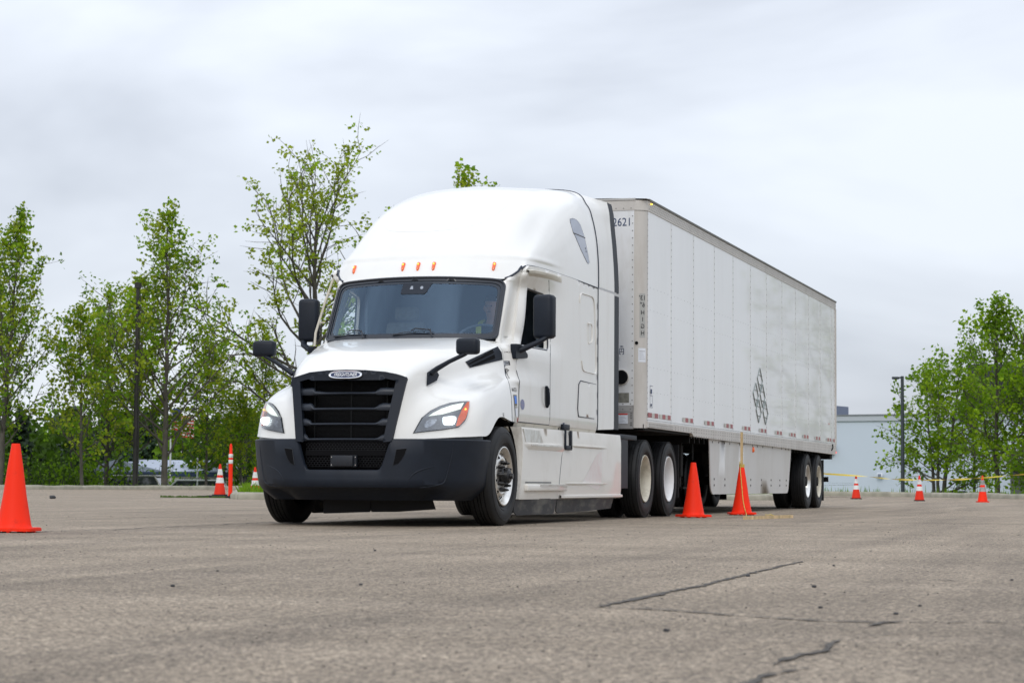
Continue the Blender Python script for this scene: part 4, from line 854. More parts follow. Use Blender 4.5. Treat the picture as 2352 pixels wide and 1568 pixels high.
# ---- rocker strip, side fairing, steps, skirt (both sides)
fo = roundpoly([(.64, 1.025), (4.93, 1.035), (4.93, .265), (.58, .265), (.66, .55), (.70, .80)], [.03, .02, .01, .02, .3, .2], 5)
for s in (1, -1):
    q = lambda a, b: (min(s*a, s*b), max(s*a, s*b))
    mb = MB(); mb.grid([[Vector((s*1.188, y, 1.07)), Vector((s*1.175, y, 1.055)), Vector((s*1.165, y, 1.03)), Vector((s*1.12, y, .985))] for y in (.52, 1.2, 2.2, 2.24)]); mb.grid([[Vector((s*1.188, y, 1.07)), Vector((s*1.18, y, 1.05)), Vector((s*1.175, y, 1.02)), Vector((s*1.12, y, .985))] for y in (2.25, 3.0, 3.85)])
    mb.build('rocker', mat('dirty_rocker', (.60, .57, .50), .5, dirt=(.36, .33, .26), dscale=5), truck, smooth=50)
    FX = lambda y, z: 1.225-.012*ss(.0, 1, (abs(z-.64)-.30)/.1)
    f = lambda y, z: Vector((s*FX(y, z), y, z))
    mb = MB(); panel(mb, fo, f, step=.09); rim(mb, fo, f, (-s*.05, 0, 0))
    fa = mb.build('side_fairing', M_fair, truck, smooth=40)
    # flange turned toward the wheel
    fl = [(.30, 1.02), (.44, .95), (.535, .85), (.575, .74), (.59, .60), (.575, .45), (.545, .33), (.50, .27)]; fm = [(.64, 1.02), (.66, .95), (.695, .85), (.70, .74), (.675, .60), (.64, .45), (.605, .33), (.585, .27)]
    mb = MB(); mb.grid([[Vector((s*1.222, b[0], b[1])), Vector((s*1.20, (a[0]+b[0])/2, a[1])), Vector((s*1.16, a[0], a[1])), Vector((s*1.13, a[0], a[1]))] for a, b in zip(spl([Vector((*p, 0)) for p in fl], 3), spl([Vector((*p, 0)) for p in fm], 3))]); mb.build('wheel_flange', mat('grimy_flange', (.62, .59, .53), .55, dirt=(.30, .27, .22), dscale=6, dlo=.45, dhi=.8), fa, smooth=60)
    mb = MB(); mb.tube([f(2.38, 1.03), f(2.20, .72), f(2.10, .42), f(2.13, .27)], .004, 5); mb.build('panel_gap', M_gap, fa)
    # ridges
    mb = MB()
    for (y0, y1, z, h) in ((2.62, 4.42, .86, .018), (2.33, 4.45, .432, .018)):
        mb.grid([[Vector((s*1.213, y, z+h*k)), Vector((s*(1.213+.028*k), y, z+h*.6)), Vector((s*(1.213+.028*k), y, z)), Vector((s*1.213, y, z-h*1.6*k))] for y, k in ((y0, .2), (y0+.1, 1), (y1-.5, 1), (y1, .15))])
    mb.grid([[Vector((s*1.21, y, .315)), Vector((s*1.245, y, .30)), Vector((s*1.245, y, .275)), Vector((s*1.20, y, .262))] for y in (2.13, 3.0, 4.93)])
    mb.build('pressed_ridge', M_fair, fa, smooth=35)
    # upper step with plate, lower step box
    mb = MB(); mb.grid([[Vector((s*1.213, y, .875)), Vector((s*(1.24+w_), y, .862)), Vector((s*(1.245+w_), y, .835)), Vector((s*1.215, y, .775))] for y, w_ in ((.74, -.02), (.9, .012), (2.1, .014), (2.35, -.025))]); st = mb.build('step', M_fair, truck, smooth=35)
    mb = MB(); mb.box(*q(1.225, 1.262), .90, 1.97, .833, .848); mb.build('tread_strip', M_alu, st, smooth=0)
    mb = MB(); pl = [(.70, 1.005), (1.30, 1.00), (1.44, .872), (.78, .872)]; panel(mb, pl, lambda y, z: Vector((s*1.231, y, z)), step=.2); rim(mb, pl, lambda y, z: Vector((s*1.231, y, z)), (-s*.012, 0, 0)); mb.build('scuff_plate', M_alu, st, smooth=0)
    mb = MB(); mb.box(*q(1.15, 1.262), .76, 2.33, .352, .424, c=.012); st = mb.build('step', M_fair, truck)
    mb = MB(); mb.box(*q(1.24, 1.272), 1.23, 2.30, .404, .418); mb.box(*q(1.20, 1.264), 1.23, 2.30, .4205, .4245)
    mb.build('tread_strip', M_alu, st, smooth=0)
    mb = MB(); mb.box(*q(1.2265, 1.229), .78, 1.77, .438, .449); mb.build('slot', M_gap, st, smooth=0)
    # latch strap
    mb = MB(); mb.box(*q(1.226, 1.246), 2.30, 2.335, .82, 1.035, c=.006); mb.box(*q(1.226, 1.25), 2.50, 2.57, .82, 1.03, c=.006); mb.box(*q(1.226, 1.25), 2.32, 2.56, .81, .86, c=.006); mb.box(*q(1.19, 1.225), 2.28, 2.55, 1.035, 1.10, c=.01)
    mb.build('strap_latch', M_dark, fa)
    # rubber skirts
    M_sk = mat('scuffed_rubber_skirt', (.030, .032, .036), .6, dirt=(.20, .19, .16), dscale=2.6, dlo=.48, dhi=.75, vstretch=(1, 1, 2.5))
    for pl in ([(.56, .27), (2.125, .27), (2.10, .115), (2.02, .098), (.72, .098), (.60, .135)], [(2.145, .27), (4.74, .27), (4.70, .135), (2.30, .10), (2.18, .125)]):
        mb = MB(); fx = lambda y, z: Vector((s*(1.20-.02*math.sin(y*3)-.03*(1-ss(.1, .27, z))), y, z)); panel(mb, pl, fx, step=.1); rim(mb, pl, fx, (-s*.012, 0, 0)); mb.build('rubber_skirt', M_sk, truck, smooth=40)
    # quarter fender ahead of the drive wheels
    mb = MB(); mb.box(*q(.62, 1.20), 4.97, 5.86, .985, 1.05, c=.01); mb.box(*q(.62, 1.195), 4.97, 5.40, .38, .985)
    mb.build('quarter_fender', M_dark, truck, smooth=30)
# faded red scuff on the fairing
mb = MB(); panel(mb, [(3.1, .44), (3.75, .78), (4.05, .84), (3.95, .42), (3.8, .36)], lambda y, z: Vector((1.2265, y, z)), step=.3)
mb.build('red_scuff', mat('faded_red_scuff', (.70, .60, .57), .5, dirt=(.76, .75, .72), dscale=2.0, dlo=.35, dhi=.6), truck, smooth=0)

# ---- wheels
def tyre_profile(R_, w_, side=1):
    a = w_/2; r0 = .298
    pr = [(r0, -a*.70), (r0+.012, -a*.80), (r0+.05, -a*.97), (r0+.10, -a*1.0), (r0+.15, -a*.955), (R_-.020, -a*.86), (R_-.006, -a*.78)]
    xs = [-.74, -.47, -.455, -.405, -.39, -.15, -.135, -.085, -.07, .07, .085, .135, .15, .39, .405, .455, .47, .74]
    tr = []
    for i, x in enumerate(xs):
        gro = i in (2, 3, 6, 7, 10, 11, 14, 15); tr.append((R_-(.014 if gro else 0)-.004*x*x, a*x))
    return pr+tr+[(r, -x) for r, x in pr[::-1]]
def tyre(m, R_, w_, x0):
    pr = tyre_profile(R_, w_); m.lathe([(r, x0-w_/2+h if False else x0-w_/2+h) for r, h in pr], 72, 'X')
    for rr, k in ((.335, .012), (.43, .004), (.365, .006)): # raised rings on the sidewall
        i = min(range(len(pr)), key=lambda q: abs(pr[q][0]-rr)+(0 if pr[q][1] > 0 else 9)); r, h = pr[i]; m.lathe([(r-.003, x0-w_/2+h), (r, x0-w_/2+h+.0035), (r+.003, x0-w_/2+h)], 72, 'X')
def flat_contact(m, R_):
    m.v = [(x, y, max(z, -R_+.006)) for x, y, z in m.v]
def wheel_root(y, R_=.505):
    return None
def shoulder_blocks(m, R_, x0, w_, n=90):
    for k in range(n):
        a = 2*math.pi*k/n; mx_ = Matrix.Rotation(a, 4, 'X')
        m.box(x0-.030, x0-.012, -.011, .011, R_-.024, R_-.006, mx=mx_)
def steer_wheel(y, s, parent):
    w_ = empty('wheel', (s*1.0, y, .505), parent); fl = Matrix.Rotation(math.pi if s < 0 else 0, 4, 'Z')
    def put(m, name, mt, sm=35, par=w_):
        m.v = [tuple(fl @ Vector(v)+Vector((s*1.0, y, .505))) for v in m.v]; return m.build(name, mt, par, smooth=sm)
    m = MB(); tyre(m, .505, .275, .245); flat_contact(m, .505); put(m, 'tyre', M_rubber)
    m = MB(); m.lathe([(.300, .175), (.305, .226), (.302, .234), (.292, .236), (.285, .226), (.272, .205), (.262, .172), (.250, .168), (.235, .185), (.205, .208), (.180, .214), (.168, .212), (.150, .208), (.0, .208)], 64, 'X'); rm = put(m, 'rim', M_alu, 45)
    m = MB()
    for k in range(10):
        a = R(36*k+12); cy, cz = .224*math.cos(a), .224*math.sin(a)
        nx = Vector((1, 0, 0)); tx = Vector((0, -math.sin(a), math.cos(a))); rd = Vector((0, math.cos(a), math.sin(a)))
        pts = [Vector((.1985+.006, cy, cz))+tx*(.021*math.cos(b))+rd*(.021*math.sin(b))+nx*(-.022*math.sin(b)*.75) for b in [2*math.pi*i/12 for i in range(12)]]
        m.add(pts, [tuple(range(12))])
    put(m, 'hand_hole', M_black, 0)
    m = MB()
    for k in range(10):
        a = R(36*k+30); cy, cz = .143*math.cos(a), .143*math.sin(a); m.lathe([(.020, .206), (.020, .228), (.015, .240), (.012, .262), (.006, .276), (0, .277)], 10, 'X', at=(0, cy, cz)); put(m, 'lug_nut', M_nut); m = MB()
    m = MB(); m.lathe([(.10, .205), (.095, .235), (.078, .250), (.075, .285), (.06, .300), (.03, .304), (.028, .330), (0, .332)], 32, 'X')
    for k in range(6): a = R(60*k); m.lathe([(.009, .245), (.009, .262), (0, .263)], 6, 'X', at=(0, .086*math.cos(a), .086*math.sin(a)))
    put(m, 'hub', M_nut)
def dual_wheel(y, s, parent, x_out, mrim, hubvis=False, R_=.505):
    w_ = empty('dual_wheel', (s*1.0, y, R_), parent); fl = Matrix.Rotation(math.pi if s < 0 else 0, 4, 'Z'); o = x_out-1.0
    def put(m, name, mt, sm=35, par=w_):
        m.v = [tuple(fl @ Vector(v)+Vector((s*1.0, y, R_))) for v in m.v]; return m.build(name, mt, par, smooth=sm)
    for k, xo in enumerate((o, o-.335)):
        m = MB(); tyre(m, R_, .272, xo); shoulder_blocks(m, R_, xo, .272); flat_contact(m, R_); put(m, 'tyre', M_rubber)
    m = MB(); m.lathe([(.300, o-.06), (.305, o-.016), (.301, o-.008), (.290, o-.010), (.284, o-.022), (.268, o-.045), (.262, o-.10), (.258, o-.155), (.235, o-.172), (.18, o-.165 if not hubvis else o-.150), (.0, o-.165 if not hubvis else o-.150)], 64, 'X'); put(m, 'rim', mrim, 40)
    m = MB(); m.lathe([(.11, o-.17), (.10, o-.15 if not hubvis else o-.10), (.085, o-.145 if not hubvis else o-.03), (.0, o-.14 if not hubvis else o-.025)], 24, 'X')
    for k in range(10): a = R(36*k); m.lathe([(.017, o-.168), (.017, o-.135), (0, o-.133)], 8, 'X', at=(0, .143*math.cos(a), .143*math.sin(a)))
    put(m, 'hub', M_nut if not hubvis else M_chassis)
for s in (1, -1):
    steer_wheel(0, s, truck)
    dual_wheel(6.19, s, truck, 1.245, M_cream); dual_wheel(7.55, s, truck, 1.245, M_rimwhite)
# ---- chassis
mb = MB()
for s in (1, -1): mb.box(min(s*.39, s*.47), max(s*.39, s*.47), -.9, 8.35, .72, .98)
for y in (.9, 2.4, 4.2, 5.4, 6.9, 8.2): mb.box(-.40, .40, y, y+.12, .76, .94)
mb.build('chassis_frame', M_chassis, truck, smooth=0)
mb = MB(); mb.tube([(-.95, 0, .52), (-.6, 0, .42), (.6, 0, .42), (.95, 0, .52)], .06, 8)
for y in (6.19, 7.55): mb.tube([(-1.0, y, .505), (-.3, y, .505), (-.15, y, .505), (.15, y, .505), (.3, y, .505), (1.0, y, .505)], [.07, .08, .19, .19, .08, .07], 12)
mb.build('axle', M_chassis, truck)
mb = MB(); mb.box(-.35, .35, -.8, 1.6, .42, .95, c=.05); mb.box(-.55, .55, -1.1, -.9, .40, .9); mb.build('engine_block', M_chassis, truck)
mb = MB()
for s in (1, -1): mb.lathe([(0, 1.3), (.28, 1.3), (.30, 1.34), (.30, 4.5), (.28, 4.54), (0, 4.54)], 24, 'Y', at=(s*.85, 0, .62))
mb.build('fuel_tank', M_chassis, truck)
mb = MB(); mb.lathe([(0, .0), (.46, .0), (.46, .05), (0, .05)], 24, 'Z', at=(0, 6.9, 1.10)); mb.box(-.45, .45, 6.6, 7.3, .98, 1.10); mb.build('fifth_wheel', M_chassis, truck)
for s in (1, -1):
    mb = MB(); mb.box(min(s*.62, s*1.22), max(s*.62, s*1.22), 8.22, 8.235, .25, .98); mb.build('mud_flap', M_rubber, truck, smooth=0)
    mb = MB(); G = [[Vector((s*x, .62*math.cos(R(a)), .505+.62*math.sin(R(a)))) for x in (.55, 1.19)] for a in range(-10, 186, 12)]; mb.grid(G); mb.box(min(s*.5, s*.55), max(s*.5, s*.55), -.62, .62, .5, 1.15)
    mb.build('wheel_liner', M_chassis, truck)

# ================================================================== THE TRAILER
TN, TE, TX = 5.9, 22.3, 1.295
M_joint = mat('joint_shadow_grey', (.50, .51, .52), .5)
trl = empty('semi_trailer', (0, 12, 0)); tag(trl, 'long white box trailer numbered 2621 with riveted panels, coupled behind the truck', 'trailer')
RB = 1.24; RT_ = 3.955
# side panels as one sheet per bay, each bowing very slightly
SE = [6.03, 7.39, 8.81, 10.27, 11.69, 13.13, 14.57, 16.05, 17.47, 18.9, 20.29, 21.7, 22.22]
for s in (1, -1):
    mb = MB()
    for i in range(len(SE)-1):
        a, b = SE[i]+.004, SE[i+1]-.004; bow = .0008
        mb.grid([[Vector((s*(TX+bow*math.sin(math.pi*u/6)**.6 if 0 < u < 6 else TX), a+(b-a)*u/6, z)) for z in (RB, 1.6, 2.3, 3.0, 3.6, RT_)] for u in range(7)])
    sp = mb.build('side_panel', M_trside, trl, smooth=50)
    for i, y in enumerate(SE[1:-1]):
        mb = MB(); mb.box(min(s*TX, s*(TX+.003)), max(s*TX, s*(TX+.003)), y-.022, y+.022, RB, RT_)
        mb.box(min(s*(TX+.003), s*(TX+.0045)), max(s*(TX+.003), s*(TX+.0045)), y+.018, y+.022, RB, RT_, 1)
        mb.build('panel_joint', [M_trside, M_joint], sp, smooth=0)
    mb = MB()
    def dot(x, y, z, r=.013):
        mb.add([(x+s*.004, y, z)]+[(x, y+r*math.cos(a), z+r*math.sin(a)) for a in (0, 1.26, 2.51, 3.77, 5.03)], [(0, k, k % 5+1) for k in range(1, 6)])
    for y in SE[1:-1]+[22.14]:
        z = RB+.05
        while z < RT_: dot(s*(TX+.003), y, z); z += .092
    for zz in (1.62, 1.94, 2.68, 2.97):
        y = 6.15
        while y < 22.1:
            if min(abs(y-q) for q in SE) > .08: dot(s*(TX+.005), y, zz+.0, .006)
            y += .205
    y = 6.06
    while y < 22.2: dot(s*(TX+.004), y, RB+.018, .008); y += .062
    y = 6.06
    while y < 22.2:
        for k, zz in enumerate((RT_+.028, RT_+.06, RT_+.09)): dot(s*(TX+.014), y+(.04 if k % 2 else 0), zz, .010)
        y += .092
    y = 6.1
    while y < 22.25:
        for zz in ((1.205, 1.175) if y < 8.6 else (1.205, 1.165, 1.115, 1.085)): dot(s*(TX+.014), y, zz, .011)
        y += .17 if y > 7.4 else .075
    mb.build('rivets', M_rivet, sp, smooth=0)
    # top rail and bottom rail
    q = lambda a, b: (min(s*a, s*b), max(s*a, s*b))
    mb = MB(); mb.box(*q(TX-.05, TX+.010), 6.03, TE, RT_, 4.085); mb.build('top_rail', M_trrail, trl, smooth=0)
    mb = MB(); mb.box(*q(TX-.05, TX+.024), 6.03, TE, 4.085, 4.112); mb.build('roof_edge', mat('roof_edge_metal', (.10, .095, .08), .5, metal=.3), trl, smooth=0)
    mb = MB(); rp_ = [(6.0, RB-.002), (TE, RB-.002), (TE, 1.045), (8.80, 1.105), (8.70, 1.15), (6.0, 1.16)]; panel(mb, rp_, lambda y, z: Vector((s*(TX+.010), y, z)), step=.6); rim(mb, rp_, lambda y, z: Vector((s*(TX+.010), y, z)), (-s*.05, 0, 0)); mb.build('bottom_rail', M_trrail, trl, smooth=0)
    mb = MB(); mb.box(*q(TX-.01, TX+.018), TE-.085, TE, RB, RT_); mb.build('rear_post', M_trrail, trl, smooth=0)
    # reflective tape
    for i in range(len(SE)-1):
        segs = [(6.04, 6.26, 'r'), (6.26, 6.42, 'w'), (6.42, 6.62, 'r')] if i == 0 else []
        b = SE[i+1]-.03 if i < len(SE)-2 else 22.12
        if i == 0 or i > 0: segs += [(b-.66, b-.50, 'w'), (b-.50, b-.32, 'r'), (b-.32, b-.18, 'w'), (b-.18, b, 'r')] if i < len(SE)-2 else [(b-.30, b-.2, 'w'), (b-.2, b-.10, 'r'), (b-.10, b, 'r')]
        mb = MB()
        for (a, c, k) in segs: mb.box(*q(TX+.0065, TX+.008), a, c-.006, 1.292, 1.352, 0 if k == 'r' else 1)
        mb.build('reflective_tape', [M_tapered, M_tapew], trl, smooth=0)
    # aerodynamic skirt
    mb = MB(); so_ = roundpoly([(10.09, 1.10), (17.2, 1.075), (17.02, .29), (10.33, .29)], [0, .0, .16, .16]); panel(mb, so_, lambda y, z: Vector((s*(TX-.035-.02*(1-ss(.3, 1.1, z))), y, z)), step=.5); rim(mb, so_, lambda y, z: Vector((s*(TX-.035-.02*(1-ss(.3, 1.1, z))), y, z)), (-s*.015, 0, 0))
    sk = mb.build('aero_skirt', M_trsk, trl, smooth=30); mb = MB()
    for y in (10.3, 10.75, 11.2, 11.6, 12.4, 13.5, 13.9, 14.4, 15.3, 16.2, 16.6, 16.9): mb.box(*q(TX-.036, TX-.028), y, y+.03, 1.045, 1.075)
    for y in (10.5, 11.3, 13.4, 14.35, 15.25, 16.1, 16.75):
        for z in (.50, .41): mb.box(*q(TX-.05, TX-.042), y, y+.035, z, z+.03)
    mb.build('bolts', M_rivet, sk, smooth=0)
    mb = MB(); mb.lathe([(.0, TX-.005), (.03, TX-.008), (.045, TX-.022), (.05, TX-.04)], 16, 'X', at=(0, 13.55, 1.0)); mb.v = [(s*x, y, z) for x, y, z in mb.v]; mb.build('side_marker_lamp', M_amber, sk)
    mb = MB(); mb.box(*q(TX+.01, TX+.03), 6.14, 6.17, 4.05, 4.065); mb.build('side_marker_lamp', M_amberlit if s > 0 else M_amber, trl, smooth=0)
    mb = MB(); mb.box(*q(TX-.02, TX+.016), TE-.06, TE, 1.075, 1.10); mb.build('rear_marker_lamp', M_redlit, trl, smooth=0)
# nose and rounded corners
def nose_row(z, r=.15):
    P = []
    for k in range(9): a = R(90*k/8); P.append(Vector((TX-r+r*math.sin(a), TN+r-r*math.cos(a), z)))
    return P
for s in (1, -1):
    mb = MB(); mb.grid([nose_row(z) for z in (1.15, 2, 3, RT_)]); mb.v = [(s*x, y, z) for x, y, z in mb.v]; mb.build('corner_post', M_trpost, trl, smooth=60)
    mb = MB(); mb.grid([[p+Vector(((p.x-1.14)*.06, -.008 if p.x < 1.28 else 0, 0)) for p in nose_row(z)] for z in (RT_, 4.085)]); mb.v = [(s*x, y, z) for x, y, z in mb.v]; mb.build('corner_cap', M_trrail, trl, smooth=60)
mb = MB(); mb.box(-TX+.15, TX-.15, TN-.003, TN+.05, 1.44, RT_); mb.build('nose_panel', M_trfront, trl, smooth=0)
mb = MB(); mb.box(-TX+.15, TX-.15, TN-.010, TN+.05, RT_, 4.085); mb.build('nose_rail', M_trrail, trl, smooth=0); mb = MB(); mb.box(-TX+.15, TX-.15, TN-.010, TN+.04, 1.36, 1.44); mb.box(-TX+.15, TX-.15, TN-.004, TN+.04, 1.14, 1.36)
mb.box(TX-.158, TX-.150, TN-.012, TN, 1.15, 1.44)
mb.build('nose_rail', mat('nose_rail_grey', (.36, .35, .34), .5, dirt=(.20, .19, .18), dscale=6), trl, smooth=0)
mb = MB(); mb.grid([[Vector((x, y, z)) for y in (TN-.01, TE)] for x, z in ((-TX-.02, 4.10), (-.8, 4.118), (0, 4.125), (.8, 4.118), (TX+.02, 4.10))]); mb.box(-TX+.13, TX-.13, TN-.02, TN+.02, 4.085, 4.11)
mb.build('trailer_roof', mat('trailer_roof_sheet', (.45, .44, .42), .5, var=.1), trl, smooth=50)
mb = MB(); mb.box(-TX, TX, TE-.01, TE+.03, 1.05, 4.09); mb.build('rear_doors', M_trfront, trl, smooth=0)
mb = MB(); mb.box(-TX+.03, TX-.03, 5.95, TE-.05, 1.12, 1.20)
for k in range(40): mb.box(-1.22, 1.22, 8.9+k*.33, 8.95+k*.33, 1.02, 1.12)
mb.box(-1.22, 1.22, TE-.3, TE, .95, 1.05)
mb.build('trailer_floor', M_chassis, trl, smooth=0)
mb = MB()
z = 1.5
while z < RT_:
    mb.box(TX-.175, TX-.163, TN-.008, TN-.003, z, z+.012); z += .095
x = .3
while x < 1.13:
    mb.box(x, x+.012, TN-.008, TN-.003, 1.452, 1.464); mb.box(x, x+.012, TN-.014, TN-.01, 1.385, 1.397); mb.box(x, x+.012, TN-.014, TN-.01, 3.975, 3.987); x += .1
for z in (1.18, 1.21, 1.27, 1.30, 1.33): mb.box(1.105, 1.125, TN-.012, TN-.004, z, z+.016)
z = 1.25
while z < 3.95:
    mb.box(TX-.001, TX+.003, TN+.128, TN+.136, z, z+.009); z += .07
mb.build('rivets', M_rivet, trl, smooth=0)
text('532621', .205, frame4((.76, TN-.006, 3.80), (1, 0, 0), (0, 0, 1)), M_navyink, trl, 'trailer_number', .0005, 0, .80, -.0005, wrap=None) if False else None
text('2621', .150, frame4((.985, TN-.006, 3.80), (1, 0, 0), (0, 0, 1)), M_navyink, trl, 'trailer_number', .0005, 0, .86)
mb = MB(); c_ = R(50); px_ = lambda a: Vector((TX-.15+.152*math.sin(a), TN+.15-.152*math.cos(a), 0))
mb.grid([[px_(R(a))+Vector((0, 0, z)) for a in (28, 36, 44, 52, 60)] for z in (2.31, 2.88)]); hs = mb.build('height_sticker', mat('grey_height_strip', (.40, .40, .38), .5), trl, smooth=60)
def cornertext(s_, size, z, ang=44):
    def wr(p):
        a = R(ang)+p.x/.152; return Vector((TX-.15+(.154)*math.sin(a), TN+.15-(.154)*math.cos(a), z+p.y))
    return text(s_, size, Matrix.Scale(-1, 4, (1, 0, 0)), M_ink, trl, 'lettering', 0, 0, 1.0, .0008, wrap=wr)
cornertext("13'", .085, 2.82, 43); cornertext('6"', .085, 2.73, 43)
for i, ch in enumerate('HIGH'): cornertext(ch, .078, 2.63-i*.088, 44)
def cpatch(a0, a1, z0, z1, m_, nm, off=.0015):
    mb = MB(); mb.grid([[Vector((TX-.15+(.15+off)*math.sin(R(a0+(a1-a0)*k/4)), TN+.15-(.15+off)*math.cos(R(a0+(a1-a0)*k/4)), z)) for k in range(5)] for z in (z0, z1)]); return mb.build(nm, m_, trl, smooth=60)
cpatch(22, 64, 1.995, 2.175, M_sticker, 'sticker', .002); cpatch(27, 58, 2.13, 2.14, M_greyink, 'sticker_text', .004)
for k in range(4): cpatch(27, 60-k*4, 2.03+k*.025, 2.036+k*.025, M_greyink, 'sticker_text', .004)
mb = MB(); a = R(14); c = px_(a); mb.lathe([(0, -.02), (.012, -.02), (.012, -.012), (.022, -.010), (.022, 0)], 14, 'Y', at=(c.x, c.y+.0, 2.24)); mb.build('corner_bolt', M_black, trl)
mb = MB(); mb.lathe([(0, TN-.05), (.08, TN-.055), (.088, TN-.045), (.092, TN-.0)], 32, 'Y', at=(.985, 0, 1.80)); vt = mb.build('nose_vent', M_black, trl)
mb = MB(); mb.lathe([(.092, TN-.03), (.100, TN-.028), (.104, TN-.002)], 32, 'Y', at=(.985, 0, 1.80)); mb.build('vent_ring', M_trrail, vt)
mb = MB(); mb.box(.84, 1.085, TN-.006, TN-.003, 1.475, 1.60); mb.build('name_plate', mat('grey_olive_plate', (.20, .195, .165), .5, var=.3, vscale=25), trl, smooth=0)
mb = MB(); mb.box(.84, 1.07, TN-.009, TN-.004, 1.205, 1.335); ws_ = mb.build('warning_sticker', M_sticker, trl, smooth=0)
mb = MB(); mb.box(.84, 1.07, TN-.011, TN-.009, 1.318, 1.335); mb.build('red_band', M_red, ws_, smooth=0)
mb = MB()
for k in range(5): mb.box(.86, 1.05-.02*(k % 3), TN-.0105, TN-.009, 1.22+k*.018, 1.224+k*.018)
mb.build('sticker_text', M_greyink, ws_, smooth=0)
mb = MB()
for (x0, x1, z0, z1) in ((.955, .962, 2.10, 2.17), (1.008, 1.015, 2.10, 2.17), (.955, 1.015, 2.165, 2.172), (.955, 1.015, 2.125, 2.131), (.982, .988, 2.125, 2.17), (.955, .975, 2.095, 2.102), (.995, 1.015, 2.095, 2.102)): mb.box(x0, x1, TN-.006, TN-.003, z0, z1)
for rr in (.012, .024): mb.tube([(.985+rr*math.sin(R(a)), TN-.005, 2.18+rr*math.cos(R(a))) for a in range(-60, 61, 20)], .003, 4)
for k in range(4): mb.box(.90, .965-.01*(k % 2), TN-.005, TN-.003, 2.02+k*.014, 2.023+k*.014)
mb.build('telematics_sticker', M_navyink, trl, smooth=0)
# outline logo and code strip on the driver's side
def yl(pts, r=.010):
    return [Vector((TX+.007, y, z)) for y, z in pts]
mb = MB()
def zl(px, py):  # logo space: cluster of faceted shards, y across, z up
    return (13.29+px*1.36, 1.42+py*.92)
def shard(cx, top, w_, h):
    L = cx-w_; Rr = cx+w_
    return [[(cx, top), (Rr, top-h*.55), (cx, top-h), (L, top-h*.45), (cx, top)], [(L+w_*.35, top-h*.30), (Rr-w_*.15, top-h*.33)], [(L+w_*.2, top-h*.68), (Rr-w_*.2, top-h*.72)]]
for cx, top in ((.48, 1.0), (.21, .72), (.66, .72), (.40, .44), (.85, .43)):
    for ln in shard(cx, top, .165, .42):
        mb.tube(yl([zl(*p) for p in ln]), .0075, 4, flat=.5)
mb.build('outline_logo', mat('grey_green_ink', (.24, .28, .27), .5), trl, smooth=0)
mb = MB()
for (y0, y1, z0, z1) in ((6.16, 6.30, 1.42, 1.425), (6.16, 6.30, 1.575, 1.58), (6.16, 6.30, 1.70, 1.705), (6.16, 6.165, 1.42, 1.70), (6.295, 6.30, 1.42, 1.58), (6.2, 6.26, 1.44, 1.47), (6.2, 6.26, 1.60, 1.66)): mb.box(TX+.006, TX+.0075, y0, y1, z0, z1)
mb.build('code_strip', M_navyink, trl, smooth=0)
mb = MB(); mb.box(TX+.006, TX+.008, 21.35, 21.42, 1.62, 1.645); mb.build('sticker', M_red, trl, smooth=0)
mb = MB(); mb.tube([(TX+.02, 21.75, 1.24), (TX+.03, 21.72, 1.18), (TX+.03, 21.66, 1.15), (TX+.02, 21.62, 1.12)], .012, 5); mb.build('hose_end', M_black, trl)
for pts in ([(1.215, 6.0, 1.98), (1.2, 6.0, 1.70)], [(1.24, 6.0, 1.62), (1.19, 6.0, 1.44)]): pass
# landing gear, bogie, mud flaps, under-run guard
mb = MB()
for s in (1, -1):
    mb.box(s*.95-.07, s*.95+.07, 9.25, 9.40, .55, 1.12); mb.box(s*.95-.05, s*.95+.05, 9.27, 9.38, .40, .55); mb.box(s*.95-.12, s*.95+.12, 9.2, 9.45, .37, .40); mb.tube([(s*.95, 9.32, .75), (s*.6, 9.9, 1.1)], .025, 6)
mb.tube([(-.95, 9.32, .95), (.95, 9.32, .95)], .03, 6); mb.tube([(1.03, 9.3, 1.0), (1.18, 9.3, 1.0), (1.19, 9.25, .78)], .014, 6)
mb.build('landing_gear', M_chassis, trl, smooth=30)
mb = MB()
for s in (1, -1):
    mb.box(s*.5-.06, s*.5+.06, 17.6, 21.2, .80, 1.02)
    for y in (18.89, 20.19): mb.box(s*.5-.08, s*.5+.08, y-.35, y+.35, .62, .80)
for y in (18.89, 20.19): mb.tube([(-1.0, y, .505), (1.0, y, .505)], .075, 10)
mb.build('bogie', M_chassis, trl, smooth=30)
for s in (1, -1):
    mb = MB(); mb.box(min(s*.62, s*1.285), max(s*.62, s*1.285), 20.78, 20.80, .14, .92); mb.build('mud_flap', M_rubber, trl, smooth=0)
    dual_wheel(18.89, s, trl, 1.295, M_alu, True); dual_wheel(20.19, s, trl, 1.295, M_cream, True)
mb = MB(); mb.box(-1.15, 1.15, TE-.12, TE-.02, .50, .60)
for x in (-.45, .45): mb.box(x-.05, x+.05, TE-.1, TE-.04, .6, 1.05)
mb.build('underrun_guard', M_chassis, trl, smooth=0)

